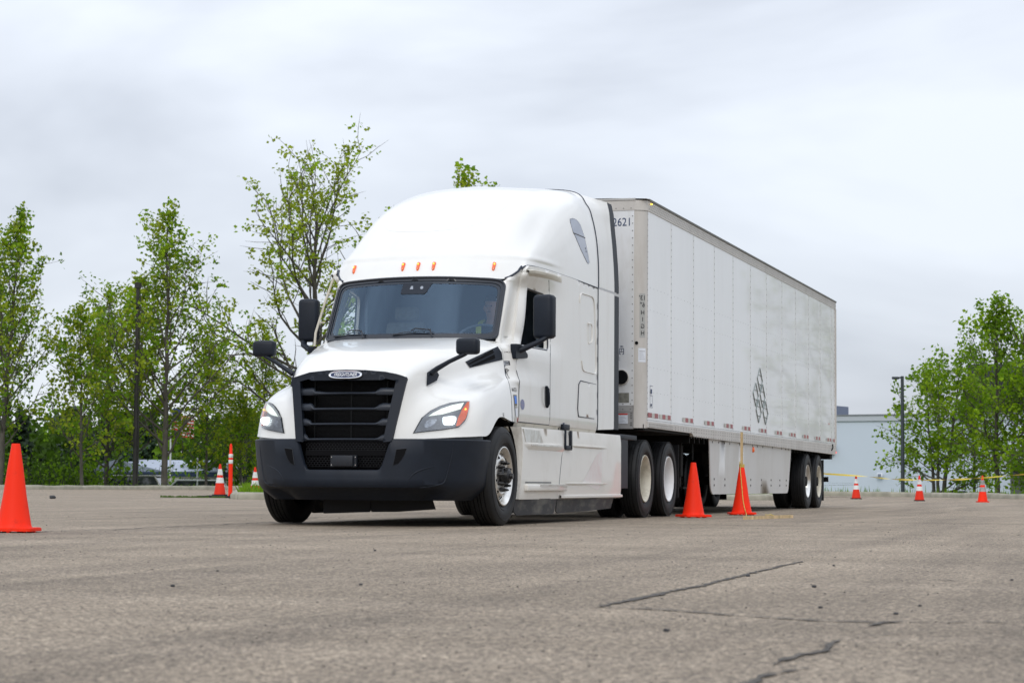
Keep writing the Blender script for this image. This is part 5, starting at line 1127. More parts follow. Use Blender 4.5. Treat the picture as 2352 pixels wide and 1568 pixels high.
# ================================================================== DRIVER
per = empty('person', (.57, 1.66, 1.66)); tag(per, 'person in dark jacket and yellow reflective vest driving, seen through the windshield', 'person')
M_skin = mat('skin', (.46, .27, .20), .5); M_jacket = mat('dark_jacket', (.018, .022, .035), .8); M_vest = mat('lime_vest', (.52, .62, .04), .6, emit=None); M_hair = mat('dark_hair', (.03, .022, .018), .7)
def skin(name, J, E_, m_, par, lv=2, root=0):
    me = bpy.data.meshes.new(name); o0 = ORG.get(par.name, Vector()); me.from_pydata([Vector(j[:3])-o0 for j in J], E_, []); me.materials.append(m_)
    o = bpy.data.objects.new(name, me); col.objects.link(o); o.parent = par; sm_ = o.modifiers.new('s', 'SKIN'); sm_.use_smooth_shade = True
    if not me.skin_vertices: me.attributes.new('skin', 'FLOAT', 'POINT')
    for i, j in enumerate(J):
        sv_ = me.skin_vertices[0].data[i]; r = j[3] if isinstance(j[3], tuple) else (j[3], j[3]); sv_.radius = r; sv_.use_root = (i == root)
    ss_ = o.modifiers.new('u', 'SUBSURF'); ss_.levels = lv; ss_.render_levels = lv; return o
def body_joints(g=0.0, clothed=False):
    J = [(0, 0, .10, (.15+g, .12+g)), (0, .03, .28, (.145+g, .11+g)), (0, .02, .46, (.16+g, .11+g)), (0, 0, .55, (.10+g, .08+g))]; E_ = [(0, 1), (1, 2), (2, 3)]
    if not clothed: J += [(0, -.01, .62, .052), (0, -.03, .67, (.060, .072)), (0, -.045, .74, (.074, .092)), (0, -.04, .81, (.070, .088)), (0, -.03, .86, (.045, .055))]; E_ += [(3, 4), (4, 5), (5, 6), (6, 7), (7, 8)]
    b = len(J)
    for s in (1, -1):
        k = len(J); J += [(s*.19, 0, .50, .055+g), (s*.25, -.10, .34, .045+g), (s*.24, -.20, .24, .038+g), (s*.20, -.38, .36, .026+g), (s*.185, -.46, .41, .026+(g if not clothed else 0))]; E_ += [(3 if False else 2, k), (k, k+1), (k+1, k+2), (k+2, k+3), (k+3, k+4)]
        if not clothed:
            h = k+4
            for f in range(4):
                n0 = len(J); fx = s*(.170-.0+.0)+s*(.016*f-.02); J += [(s*.185+(f-1.5)*.018, -.50, .425-.004*f, .009), (s*.185+(f-1.5)*.019, -.53-.004*(1.5-abs(f-1.5)), .42-.004*f, .0085), (s*.185+(f-1.5)*.018, -.535, .395-.004*f, .0075), (s*.185+(f-1.5)*.016, -.515, .385-.004*f, .0065)]
                E_ += [(h, n0), (n0, n0+1), (n0+1, n0+2), (n0+2, n0+3)]
            n0 = len(J); J += [(s*.185-s*.035, -.475, .40, .011), (s*.185-s*.045, -.50, .385, .009), (s*.185-s*.04, -.52, .375, .008)]; E_ += [(h, n0), (n0, n0+1), (n0+1, n0+2)]
        k = len(J); J += [(s*.10, -.08, .03, .085+g), (s*.13, -.40, .05, .062+g), (s*.13, -.46, -.20, .048+g), (s*.13, -.48, -.40, .040+g), (s*.13, -.58, -.44, .035+g)]; E_ += [(0, k), (k, k+1), (k+1, k+2), (k+2, k+3), (k+3, k+4)]
    o0 = Vector((.57, 1.66, 1.62)); return [(o0.x+x, o0.y+y, o0.z+z, r) for x, y, z, r in J], E_
J, E_ = body_joints(); skin('body', J, E_, M_skin, per)
J, E_ = body_joints(.012, True); skin('jacket', J, E_, M_jacket, per)
o0 = Vector((.57, 1.66, 1.62))
mb = MB()
for sx_ in (1, -1): mb.tube([o0+Vector((sx_*.10, -.135, .20)), o0+Vector((sx_*.11, -.15, .40)), o0+Vector((sx_*.12, -.115, .54)), o0+Vector((sx_*.12, -.0, .60)), o0+Vector((sx_*.11, .12, .52))], .045, 8, flat=.35)
mb.tube([o0+Vector((-.15, -.135, .30)), o0+Vector((0, -.165, .30)), o0+Vector((.15, -.135, .30))], .03, 8, flat=.4); mb.build('vest', M_vest, per)
mb = MB(); c = o0+Vector((0, -.03, .80)); bm = bmesh.new(); bmesh.ops.create_uvsphere(bm, u_segments=18, v_segments=12, radius=1)
for v in bm.verts: v.co = Vector((v.co.x*.084, v.co.y*.103+.012, v.co.z*.085+.012 if v.co.z > -.2 or v.co.y > 0 else .02))
mb.add([c+v.co for v in bm.verts], [[v.index for v in f.verts] for f in bm.faces]); bm.free(); mb.build('hair', M_hair, per)
mb = MB(); f0 = o0+Vector((0, -.045, .74))
mb.tube([f0+Vector((0, -.088, .025)), f0+Vector((0, -.108, -.010)), f0+Vector((0, -.088, -.02))], [.008, .014, .010], 8)
for sx_ in (1, -1): mb.tube([f0+Vector((sx_*.074, .01, -.03)), f0+Vector((sx_*.082, .02, .0)), f0+Vector((sx_*.074, .01, .03))], [.008, .014, .010], 6)
mb.build('nose_and_ears', M_skin, per)
mb = MB()
for sx_ in (1, -1): mb.lathe([(0, -.002), (.009, 0), (.010, .004)], 10, 'Y', at=f0+Vector((sx_*.030, -.090, .018)))
mb.tube([f0+Vector((-.025, -.086, -.045)), f0+Vector((0, -.093, -.047)), f0+Vector((.025, -.086, -.045))], .004, 5); mb.build('face_features', mat('dark_features', (.10, .05, .04), .5), per)

# ================================================================== CONES, STAKE, TAPE
def plain_cone(name, loc, rz, label, h=.71, tip=0.0):
    t = empty(name, (0, 0, 0)); tag(t, label, 'traffic cone', 'large plain orange cones')
    mb = MB(); bs = roundpoly([(-.19, -.19), (.19, -.19), (.19, .19), (-.19, .19)], .05, 5)
    mb.prism(bs, .012, .034, 'Z'); mb.prism([(x*.97, y*.97) for x, y in bs], .034, .040, 'Z')
    for a in range(8): mb.box(-.012, .012, .13, .18, 0, .013, mx=Matrix.Rotation(R(45*a), 4, 'Z'))
    mb.build('base', M_cone, t, smooth=30)
    mb = MB(); mb.lathe([(.150, .038), (.143, .050), (.137, .075), (.098, h*.40), (.066, h*.72), (.036, h-.012), (.033, h), (.027, h), (.027, h-.05)], 40); mb.build('cone_body', M_cone, t, smooth=50)
    t.location = loc; t.rotation_euler = (R(tip), 0, rz); return t
plain_cone('traffic_cone', (-1.44, -5.11, 0), R(14), 'large plain orange cone standing alone at the left edge of the lot', .735)
c1_ = plain_cone('traffic_cone', (1.73, 6.82, 0), R(38), 'plain orange cone with a bare tip beside the rear drive wheels', .72)
c2_ = plain_cone('traffic_cone', (1.81, 9.74, 0), R(20), 'plain orange cone with a wooden stake and rope standing out of its tip', .70)
mb = MB(); mb.box(1.81-.018, 1.81+.018, 9.74-.010, 9.74+.010, .30, 1.19); tag(mb.build('wooden_stake', M_wood, smooth=0, origin=(1.81, 9.74, 0)), 'pale wooden stake standing upright in the tip of an orange cone', 'stake')
mb = MB(); rp_ = spl([(1.815, 9.70, .73), (1.80, 9.69, .66), (1.815, 9.668, .52), (1.835, 9.64, .36), (1.86, 9.59, .20), (1.90, 9.53, .07), (1.93, 9.45, .025), (2.15, 8.3, .012), (2.45, 6.6, .012), (2.60, 5.95, .02)], 6)
mb.tube(rp_, .006, 5)
for k in range(4): mb.tube([(1.81+.036*math.cos(a), 9.74+.036*math.sin(a), .69+k*.011+.004*math.sin(a*2)) for a in [R(30*q) for q in range(13)]], .006, 5, caps=False)
mb.tube([(1.80, 9.70, .72), (1.785, 9.69, .755), (1.80, 9.70, .775), (1.815, 9.70, .74)], .006, 5)
tag(mb.build('rope', M_rope, smooth=60, origin=(1.81, 9.70, 0)), 'thin yellow rope hanging from the cone tip down to the stick on the ground', 'rope')
a, b = Vector((2.60, 5.80, .018)), Vector((2.90, 7.55, .018)); d = (b-a).normalized(); mb = MB(); m_ = frame4(a, d, (0, 0, 1)); mb.box(0, (b-a).length, -.022, .022, -.015, .024, mx=m_)
ws = tag(mb.build('wooden_stick', M_wood, smooth=0, origin=tuple(a)), 'pale wooden stick lying flat on the asphalt in front of the staked cone', 'stick')
mb = MB()
for k in range(4): mb.tube([m_ @ Vector((1.02+k*.014, .024*math.cos(q), .020*math.sin(q))) for q in [R(40*j) for j in range(10)]], .006, 5, caps=False)
mb.tube([m_ @ Vector(v) for v in ((1.03, .026, 0), (.95, .04, .01), (.85, .03, .02), (.75, .035, .008))], .005, 5); mb.build('rope_binding', M_rope, ws)

def striped_cone(loc, rz, label, h, group, base='black', dirty=False):
    t = empty('striped_cone', (0, 0, 0)); tag(t, label, 'traffic cone', group); k = h/.91
    mb = MB(); bs = roundpoly([(-.19, -.19), (.19, -.19), (.19, .19), (-.19, .19)], .05, 4); mb.prism([(x*k, y*k) for x, y in bs], 0, .04*k, 'Z')
    mb.build('base', M_rubber if base == 'black' else M_cone2, t, smooth=30)
    def rr(z): return (.150*(1-z/h)+.026)*k
    z1, z2, z3, z4 = .40*h, .57*h, .65*h, .84*h
    mb = MB(); mb.lathe([(rr(.04*k), .035*k), (rr(z1), z1), (rr(z2), z2), (rr(z3), z3), (rr(z4), z4), (rr(h)+.004, h-.03), (rr(h), h-.004), (rr(h)*.7, h)], 28); mb.build('cone_body', M_cone2 if base == 'black' else M_cone, t, smooth=50)
    for a_, b_ in ((z1, z2), (z3, z4)):
        mb = MB(); mb.lathe([(rr(a_)+.001, a_), (rr(a_)+.004, a_+.002), (rr(b_)+.004, b_-.002), (rr(b_)+.001, b_)], 28); mb.build('reflective_collar', M_collar if not dirty else mat('grimy_collar', (.42, .40, .38), .5, dirt=(.12, .11, .10), dscale=9, dlo=.4, dhi=.65), t)
    t.location = loc; t.rotation_euler = (0, 0, rz); return t
GL = 'striped cones by the kerb island'; GR = 'striped cones along the yellow tape'
striped_cone((-17.1, 33.2, .035), .2, 'striped orange cone just left of the tall channelizer post', .86, GL)
mb = MB(); mb.prism(roundpoly([(-.3, -.28), (.3, -.28), (.3, .28), (-.3, .28)], .08), 0, .045, 'Z'); mb.v = [(x-17.1, y+33.2, z) for x, y, z in mb.v]
tag(mb.build('rubber_base', M_rubber, origin=(-17.1, 33.2, 0)), 'black rubber base plate under the cone left of the tall post', 'base plate')
striped_cone((-15.1, 31.0, 0), .5, 'striped orange cone at the left end of the grass island, right of the tall post', .80, GL)
t = empty('channelizer_post', (-15.75, 30.9, 0)); tag(t, 'tall slim orange channelizer post with two white bands on a wide black base', 'channelizer post')
mb = MB(); mb.prism([(x*1.35-15.75, y*.85+30.9) for x, y in roundpoly([(-.6, -.5), (.6, -.5), (.6, .5), (-.6, .5)], .2)], 0, .05, 'Z'); mb.build('base', M_rubber, t)
mb = MB(); mb.lathe([(.062, .05), (.055, .1), (.052, 1.0), (.058, 1.12), (.052, 1.14), (.040, 1.16), (.036, 1.33), (.030, 1.37), (.022, 1.40), (0, 1.405)], 20, at=(-15.75, 30.9, 0)); mb.lathe([(.052, 1.005), (.060, 1.01), (.060, 1.025), (.052, 1.03)], 20, at=(-15.75, 30.9, 0)); mb.build('post_tube', M_cone, t)
for z0, z1 in ((.885, .985), (1.04, 1.135)): mb = MB(); mb.lathe([(.056, z0), (.058, z0+.003), (.059, z1-.003), (.057, z1)], 20, at=(-15.75, 30.9, 0)); mb.build('reflective_band', M_collar, t)
striped_cone((-1.90, 48.07, 0), .3, 'striped orange cone nearest the rear of the trailer, touching the yellow tape', .76, GR)
striped_cone((.79, 41.72, 0), .1, 'middle striped cone of the three by the tape, with clean white bands and black base', .73, GR)
striped_cone((2.78, 39.06, 0), .4, 'striped cone with grimy grey bands and an orange base under the right-hand trees', .72, GR, 'orange', True)
mb = MB(); tp = spl([(-10.5, 55.5, .93), (-4.9, 49.8, .87), (-1.87, 47.95, .735), (-.4, 44.7, .63), (.80, 41.62, .60), (1.9, 40.2, .61), (2.80, 38.95, .66), (4.6, 36.6, .80), (7.5, 33.2, 1.0)], 8)
mb.grid([[p+Vector((0, 0, .022*math.cos(i*.45)+.006)), p-Vector((.02*math.sin(i*.45), .02*math.sin(i*.45), .022*math.cos(i*.45)+.004))] for i, p in enumerate(tp)])
tag(mb.build('caution_tape', M_tape, smooth=60, origin=(-1.9, 48.0, 0)), 'yellow caution tape strung over the striped cones behind the trailer', 'caution tape')
for loc, lab in (((-10.5, 55.5, 0), 'thin metal stake holding the far end of the tape behind the trailer'), ((7.5, 33.2, 0), 'thin metal stake holding the near end of the tape')):
    mb = MB(); mb.tube([Vector(loc), Vector(loc)+Vector((0, 0, 1.05))], .02, 6); tag(mb.build('metal_stake', M_metalpole, origin=loc), lab, 'stake')
# black flat platform behind the trailer tail
t = empty('flat_trailer', (-4.6, 58, 0)); tag(t, 'low black flat platform trailer parked behind the white trailer', 'platform trailer')
mb = MB(); G = [[Vector((-7.4+.45*k, y, .63-.012*k-.05*math.sin(math.pi*k/9))) for y in (56.8, 58.8)] for k in range(10)]; mb.grid(G); mb.grid([[p-Vector((0, 0, .10*(1-abs(i-5)/12))) for p in r] for i, r in enumerate(G)]); mb.build('deck', M_black, t)
mb = MB(); mb.box(-6.5, -5.5, 56.7, 58.9, .62, 1.05); mb.build('headboard', M_black, t, smooth=0)
for x in (-6.2, -5.4):
    for y in (56.9, 58.7): mb = MB(); mb.lathe([(0, y-.08), (.25, y-.08), (.28, y-.04), (.28, y+.04), (.25, y+.08), (0, y+.08)], 20, 'Y', at=(x, 0, .28)); mb.build('wheel', M_rubber, t)

# ================================================================== TREES
def leafpatch(m, c, s, rnd, mi=0):
    a = Vector((rnd.gauss(0, 1), rnd.gauss(0, 1), rnd.gauss(0, .6)-.5)).normalized(); b = a.cross(Vector((rnd.gauss(0, 1), rnd.gauss(0, 1), rnd.gauss(0, 1)))).normalized(); w_ = s*rnd.uniform(.35, .5); n_ = a.cross(b)*s*.12
    m.add([c, c+a*s*.45+b*w_+n_, c+a*s, c+a*s*.5-b*w_+n_], [(0, 1, 2, 3)], mi)
def tree(name, H, Rr, seed, n1=36, n2=7, leaf=.15, dens=5, lean=0.0, t0=.22, el0=28, el1=62, mats=(0,), bark=None, env=None, forks=1, tr=None, bare=0.0, lowdense=0.0, nodes=3):
    rnd = random.Random(seed); T = MB(); Lf = MB(); root = empty(name, (0, 0, 0))
    for fk in range(forks):
        fa = 2*math.pi*fk/forks+rnd.random(); sp = 0 if forks == 1 else Rr*.32
        pts = [Vector((lean*H*(k/12)**1.4+rnd.uniform(-.04, .04)*H*.12+math.cos(fa)*sp*(k/12)**.8, math.sin(fa)*sp*(k/12)**.8+rnd.uniform(-.03, .03)*H*.1, H*k/12*(1 if fk == 0 else rnd.uniform(.9, .96)))) for k in range(13)]
        pts[0] = Vector((math.cos(fa)*.12*(forks > 1), math.sin(fa)*.12*(forks > 1), -.3)); r0 = tr or H*.0115; rads = [r0*(1-.9*(k/12)**.9)/(1 if fk == 0 else 1.3) for k in range(13)]; rads[0] *= 1.35
        P = spl(pts, 2); rr_ = [rads[min(12, i//2)]*(1-(i % 2)*.03) for i in range(len(P))]; T.tube(P, rr_, 8)
        nn = max(5, int(n1/forks))
        for i in range(nn):
            t = t0+(1-t0)*((i+rnd.random())/nn)**.95; x = t*(len(P)-1); k = int(min(x, len(P)-2)); base = P[k].lerp(P[k+1], x-k)
            az = i*2.4+rnd.uniform(-.5, .5); el = R(el0+(el1-el0)*((t-t0)/(1-t0))+rnd.uniform(-10, 10)); e_ = env(t) if env else (min(1, (t-t0)*5+.5)*(1-t)**.95*1.2+.05)
            L = Rr*e_*rnd.uniform(.72, 1.22)/math.cos(el)**.5; d = Vector((math.cos(az)*math.cos(el), math.sin(az)*math.cos(el), math.sin(el)))
            br = [base]; q = d.copy(); ns = 6
            for j in range(ns):
                q = (q+Vector((rnd.gauss(0, .11), rnd.gauss(0, .11), .07+rnd.gauss(0, .07)))).normalized(); br.append(br[-1]+q*L/ns)
            rb = max(.012, r0*.42*(1-t*.75)*min(1, L/Rr+.3)); T.tube(br, [rb*(1-.82*j/ns) for j in range(ns+1)], 5, caps=False)
            m2 = max(2, int(n2*L/Rr+1.5))
            for j in range(m2):
                u_ = (.22+.78*(j+rnd.random())/m2)*ns; kk = int(min(u_, ns-1)); b2 = br[kk].lerp(br[kk+1], u_-kk); dd = (br[kk+1]-br[kk]).normalized(); sd2 = dd.cross(Vector((rnd.gauss(0, 1), rnd.gauss(0, 1), rnd.gauss(0, 1)))).normalized()
                q = (dd*.7+sd2*rnd.uniform(.5, .95)+Vector((0, 0, .18))).normalized(); L2 = L*rnd.uniform(.22, .42)*(1-.3*u_/ns)+.18; tw = [b2]
                for z_ in range(3): q = (q+Vector((rnd.gauss(0, .16), rnd.gauss(0, .16), rnd.gauss(0, .12)))).normalized(); tw.append(tw[-1]+q*L2/3)
                T.tube(tw, [rb*.34, rb*.26, rb*.2, .004], 4, caps=False)
                if rnd.random() < bare: continue
                for z_ in range(nodes):
                    v_ = (.25+.75*(z_+rnd.random())/nodes)*3; kk2 = int(min(v_, 2)); c = tw[kk2].lerp(tw[kk2+1], v_-kk2); off = Vector((rnd.gauss(0, .10), rnd.gauss(0, .10), rnd.gauss(0, .08)))*(L2+.4); c2 = c+off
                    T.tube([c, c2], [.006, .004], 3, caps=False)
                    nl = int(dens*(1+lowdense*(1-t))*rnd.uniform(.5, 1.5)); mi = rnd.choice(range(len(mats)))
                    for l_ in range(max(1, nl)): leafpatch(Lf, c2+Vector((rnd.gauss(0, 1), rnd.gauss(0, 1), rnd.gauss(0, 1)))*leaf*.85, leaf*rnd.uniform(.6, 1.3), rnd, mi)
    T.build('trunk', bark or M_bark, root, smooth=60, recalc=False); Lf.build('crown', [M_leaf[k] for k in mats], root, smooth=0, recalc=False); return root
def put(root, px, dist, z, label, group='young trees along the far kerb', rz=0.0, sc=1.0, cat='tree'):
    root.location = bearing(px, dist, z); root.rotation_euler = (0, 0, rz); root.scale = (sc, sc, sc); tag(root, label, cat, group); return root
asp = tree('young_tree', 14.3, 5.4, 11, n1=46, n2=8, leaf=.195, dens=10, nodes=2, mats=(0, 1, 2), el0=36, el1=66, tr=.19, t0=.16)
put(asp, 383, 112, -1.0, 'tallest middle tree of the left row, its pointed crown over the parked cars', sc=1.04)
asp2 = tree('young_tree', 14.3, 4.5, 23, n1=44, n2=8, leaf=.195, dens=9, nodes=2, mats=(1, 0, 2), el0=40, el1=68, lean=.06, tr=.17, t0=.2)
put(asp2, 8, 108, -1.0, 'tall slim leaning tree at the left edge of the photo')
asp3 = tree('young_tree', 9.8, 3.8, 37, n1=38, n2=7, leaf=.195, dens=9, nodes=2, mats=(2, 1), el0=35, el1=62, tr=.11, t0=.2, lean=-.03)
put(asp3, 194, 108, -1.0, 'slender bowed tree between the large plain cone and the dark wooden pole')
o = dup(asp2); put(o, -40, 112, -1.1, 'tree cut by the left edge, behind the leaning one', rz=2.0, sc=.9)
o = dup(asp); put(o, 250, 118, -1.1, 'broad lighter tree left of the dark wooden pole', rz=1.1, sc=.80)
o = dup(asp3); put(o, 318, 116, -1.1, 'pointed tree growing right behind the dark wooden pole', rz=2.6, sc=1.22)
o = dup(asp3); put(o, 478, 116, -1.1, 'small tree right of the tallest middle tree', rz=5.1, sc=.88)
o = dup(asp3); put(o, 560, 118, -1.1, 'bushy small tree left of the truck, behind the striped cones', rz=.4, sc=.62)
oak = tree('maple_tree', 16.3, 6.3, 64, n1=38, n2=9, leaf=.20, dens=8, nodes=2, mats=(2, 0, 2), el0=22, el1=70, tr=.34, t0=.16, bare=.30, lowdense=2.4, env=lambda t: min(1, .75+(t-.2))*(1-max(0, t-.45)/.62)**.75+.10, bark=M_bark)
put(oak, 724, 118, -1.1, 'tall spreading tree with sparse top and thick trunk behind the passenger mirror', 'trees behind the truck', sc=.93); oak.scale = (1.1, 1.1, .995)
o = dup(asp); put(o, 1066, 125, -1.1, 'tree of which only the leafy top shows above the truck roof', 'trees behind the truck', rz=2.4, sc=1.30)
for p_, w_ in ((610, .66),): o = dup(asp); put(o, p_, 122, -1.1, 'tree half hidden between the tall spreading tree and the passenger headlight', 'trees behind the truck', rz=3.3, sc=w_)
rt = tree('young_tree', 6.9, 3.4, 71, n1=46, n2=7, leaf=.165, dens=10, nodes=2, mats=(0, 1), el0=12, el1=58, tr=.12, t0=.15, forks=3)
put(rt, 2150, 92, -1.05, 'multi-stemmed leafy tree left of the taller right-hand tree', 'trees in front of the pale building')
rt2 = tree('young_tree', 8.9, 3.6, 83, n1=46, n2=8, leaf=.165, dens=10, nodes=2, mats=(0, 1, 1), el0=20, el1=62, tr=.13, t0=.2)
put(rt2, 2288, 88, -1.05, 'tallest tree in front of the pale building, single straight trunk', 'trees in front of the pale building', sc=.99)
o = dup(rt); put(o, 2392, 86, -1.05, 'dense tree cut by the right edge of the photo', 'trees in front of the pale building', rz=1.9, sc=1.0)
o = dup(rt2); put(o, 2235, 95, -1.1, 'thin tree growing close behind the two right-hand trees', 'trees in front of the pale building', rz=4.1, sc=.68)
o = dup(oak); put(o, 2553, 76, -1.0, 'big tree whose single branch hangs in at the top of the right edge', 'trees in front of the pale building', rz=.9, sc=.62)
o = dup(asp3); put(o, 1779, 118, -1.05, 'tree of which only a tuft shows above the trailer roof', 'trees behind the truck', rz=.2); o.scale = (.7, .7, 1.27)
# low brush along the left kerb
def bush(px, d, w_, h, seed, label, mi):
    rnd = random.Random(seed); m = MB(); st = MB(); c = bearing(px, d, -1.1); root = empty('bush', c)
    for k in range(26):
        a = rnd.uniform(0, 6.28); rr_ = w_*rnd.random()**.6; tp_ = c+Vector((math.cos(a)*rr_, math.sin(a)*rr_, h*rnd.uniform(.5, 1.1)*(1-.35*rr_/w_))); b_ = c+Vector((math.cos(a)*rr_*.4, math.sin(a)*rr_*.4, 0)); mid = b_.lerp(tp_, .5)+Vector((rnd.gauss(0, .15), rnd.gauss(0, .15), 0)); st.tube([b_, mid, tp_], [.03, .02, .008], 4, caps=False)
        for j in range(26):
            q = b_.lerp(tp_, rnd.uniform(.15, 1.05))+Vector((rnd.gauss(0, .35), rnd.gauss(0, .35), rnd.gauss(0, .25)))
            leafpatch(m, q, rnd.uniform(.14, .26), rnd, rnd.choice((0, 0, 1)))
    st.build('stems', M_barkd, root, recalc=False); m.build('foliage', [M_leaf[mi], M_leaf[1]], root, smooth=0, recalc=False); tag(root, label, 'bush', 'brush along the left kerb')
BW_ = ['at the left edge', 'behind the large plain cone', 'right of the large plain cone', 'left of the slender bowed tree', 'right of the slender bowed tree', 'left of the parked estate car', 'between pole and tallest trunk', 'right of the tallest trunk', 'left of the striped cones', 'behind the channelizer post', 'beside the truck headlight']
for i, (px, d, w_, h) in enumerate([(10, 116, 2.2, 4.2), (75, 118, 2.2, 3.9), (130, 114, 2.0, 3.7), (178, 117, 2.2, 3.4), (235, 118, 2.2, 3.7), (285, 132, 2.0, 4.0), (350, 134, 2.0, 4.2), (430, 126, 1.6, 2.6), (470, 132, 1.2, 1.7), (545, 170, 2.6, 5.2), (600, 168, 2.8, 5.6)]):
    bush(px, d, w_, h*.86, 100+i, 'leafy green brush %s' % BW_[i], (1, 3, 3, 1)[i % 4])
# far wood
rnd = random.Random(77); m = MB(); tk = MB()
for k in range(120):
    px = rnd.uniform(-260, 800); d = rnd.uniform(150, 250); c = bearing(px, d, -1.3); hh = rnd.uniform(5.5, 7.6)*(d/185); con = rnd.random() < .22; w_ = (1.1 if con else 2.6)*d/185; hh *= 1.12 if con else 1
    tk.tube([c, c+Vector((0, 0, hh*.8))], [.16, .05], 4, caps=False); mi = 0 if con else rnd.choice((0, 1, 1, 2))
    for j in range(330):
        z = rnd.random()**.8; a = rnd.uniform(0, 6.28); rr_ = w_*((1-z)*.95+.05 if con else math.sqrt(max(.02, 1-(z*1.9-.8)**2*.62)))*rnd.uniform(.55, 1.05); leafpatch(m, c+Vector((math.cos(a)*rr_, math.sin(a)*rr_, hh*(.04+.96*z))), rnd.uniform(.35, .75), rnd, mi)
m.add(tk.v, tk.f, 3)
M_con = mat('conifer_foliage', (.018, .040, .016), .7, var=.3, vscale=.3)
tag(m.build('woods', [M_con, M_leaf[3], M_leaf[1], M_barkd], smooth=0, recalc=False), 'dense dark green wood beyond the lot on the left', 'woods', kind='stuff')
# grass blades on the island and beyond the kerb
m = MB()
for (x0, x1, y0, y1, n_, hh) in ((-22, -12.0, 26, 54, 14000, .26), (-12.0, -2, 33, 56, 5000, .14)):
    for k in range(n_):
        x = rnd.uniform(x0, x1); y = rnd.uniform(y0, y1)
        if not inside((x, y), isl[:-1]): continue
        h = hh*rnd.uniform(.4, 1.2); a = rnd.uniform(0, 6.28); dx, dy = .03*math.cos(a), .03*math.sin(a); m.add([(x-dx, y-dy, .1), (x+dx, y+dy, .1), (x+rnd.gauss(0, .08), y+rnd.gauss(0, .08), .13+h)], [(0, 1, 2)])
for i in range(len(KL)-1):
    a, b = Vector(KL[i]), Vector(KL[i+1])
    for k in range(int((b-a).length*26)):
        q = a.lerp(b, rnd.random()); n_ = Vector((-(b-a).y, (b-a).x)).normalized(); q = q+n_*rnd.uniform(.2, 1.4)*(1 if n_.dot(Vector((-.3, 1))) > 0 else -1); h = rnd.uniform(.08, .42)*(1 if q.x > -12 else .6)*rnd.random()**.8; m.add([(q.x-.03, q.y, -.05), (q.x+.03, q.y, -.05), (q.x+rnd.gauss(0, .08), q.y, .12+h)], [(0, 1, 2)])
tag(m.build('grass', M_leaf[1], smooth=0, recalc=False), 'rough green grass on the kerb island and along the kerbs', 'grass', kind='stuff')
m = MB()
for k in range(260):
    u_ = rnd.random(); x = -14.8+5.6*u_+rnd.gauss(0, .15)-7; y = 16.6+2.3*u_+rnd.gauss(0, .10)
    p = bearing(375+145*u_+rnd.gauss(0, 3), 56.0+rnd.gauss(0, .12), .004); s_ = rnd.uniform(.03, .07)*(1 if rnd.random() < .7 else .3); m.add([p, p+Vector((s_, 0, .004)), p+Vector((s_*.3, .01, s_*.9))], [(0, 1, 2)])
tag(m.build('weeds', M_leaf[3], smooth=0, recalc=False), 'line of low weeds growing in a joint of the asphalt left of the cones', 'weeds', kind='stuff')

# ================================================================== POLES, CARS, BUILDINGS
def pole(name, px, d, z0, z1, r, m_, label, cat='pole', extra=None):
    c = bearing(px, d, z0); t = empty(name, c); mb = MB(); mb.tube([c, c+Vector((0, 0, (z1-z0)*.5)), c+Vector((0, 0, z1-z0))], [r*1.15, r, r*.88], 12); mb.build('shaft', m_, t)
    if extra: extra(t, c+Vector((0, 0, z1-z0)))
    return tag(t, label, cat)
def pole_cap(t, c): mb = MB(); mb.box(c.x-.14, c.x+.14, c.y-.12, c.y+.12, c.z-.25, c.z+.02); mb.build('cap', M_pole, t); mb = MB(); mb.tube([c+Vector((.17, 0, -11)), c+Vector((.14, 0, -.6))], .025, 6); mb.build('conduit', M_pole, t)
pole('wooden_pole', 315, 110, -1.1, 10.4, .10, M_pole, 'dark weathered wooden pole standing among the left trees', extra=pole_cap)
def lamp_head(t, c):
    mb = MB(); mb.box(c.x-.20, c.x+.05, c.y-.05, c.y+.05, c.z-.10, c.z-.03); mb.build('lamp_arm', M_metalpole, t); mb = MB(); mb.box(c.x-.42, c.x-.15, c.y-.12, c.y+.16, c.z-.13, c.z-.02, c=.03); mb.build('lamp_head', M_metalpole, t)
pole('light_pole', 2072, 90, -1.05, 4.95, .075, M_metalpole, 'dark steel light pole in front of the pale building', 'light pole', lamp_head)
pole('thin_post', 458, 130, -1.2, 1.8, .05, mat('grey_post', (.35, .36, .37), .5), 'thin grey post behind the tallest tree of the left row')
pole('utility_pole', 567, 150, -1.2, 6.3, .13, M_pole, 'thin dark pole far behind the channelizer post')
pole('utility_pole', 574, 154, -1.2, 3.6, .09, M_pole, 'shorter thin dark pole right beside the far one')
def flag(t, c):
    M_fr = mat('flag_red', (.50, .03, .03), .7); M_fw = mat('flag_white', (.62, .62, .60), .7); M_fb = mat('flag_blue', (.03, .05, .20), .7)
    mb = MB(); W_, H_, nx_ = 1.9, 1.5, 12
    def fp(u, v): return c+Vector((.08+W_*u*.80, .35*math.sin(u*7), -.1-H_*v-.65*u**1.3+.10*math.sin(u*7+v)))
    for k in range(13):
        for i in range(nx_): mb.add([fp(i/nx_, k/13), fp((i+1)/nx_, k/13), fp((i+1)/nx_, (k+1)/13), fp(i/nx_, (k+1)/13)], [(0, 1, 2, 3)], 2 if (i < 5 and k < 7) else k % 2)
    mb.build('flag', [M_fr, M_fw, M_fb], t, smooth=50)
pole('flag_pole', 396, 148, -1.3, 5.4, .06, mat('white_pole', (.55, .56, .56), .5), 'white flag pole flying a red and white striped flag behind the trees', 'flag pole', flag)
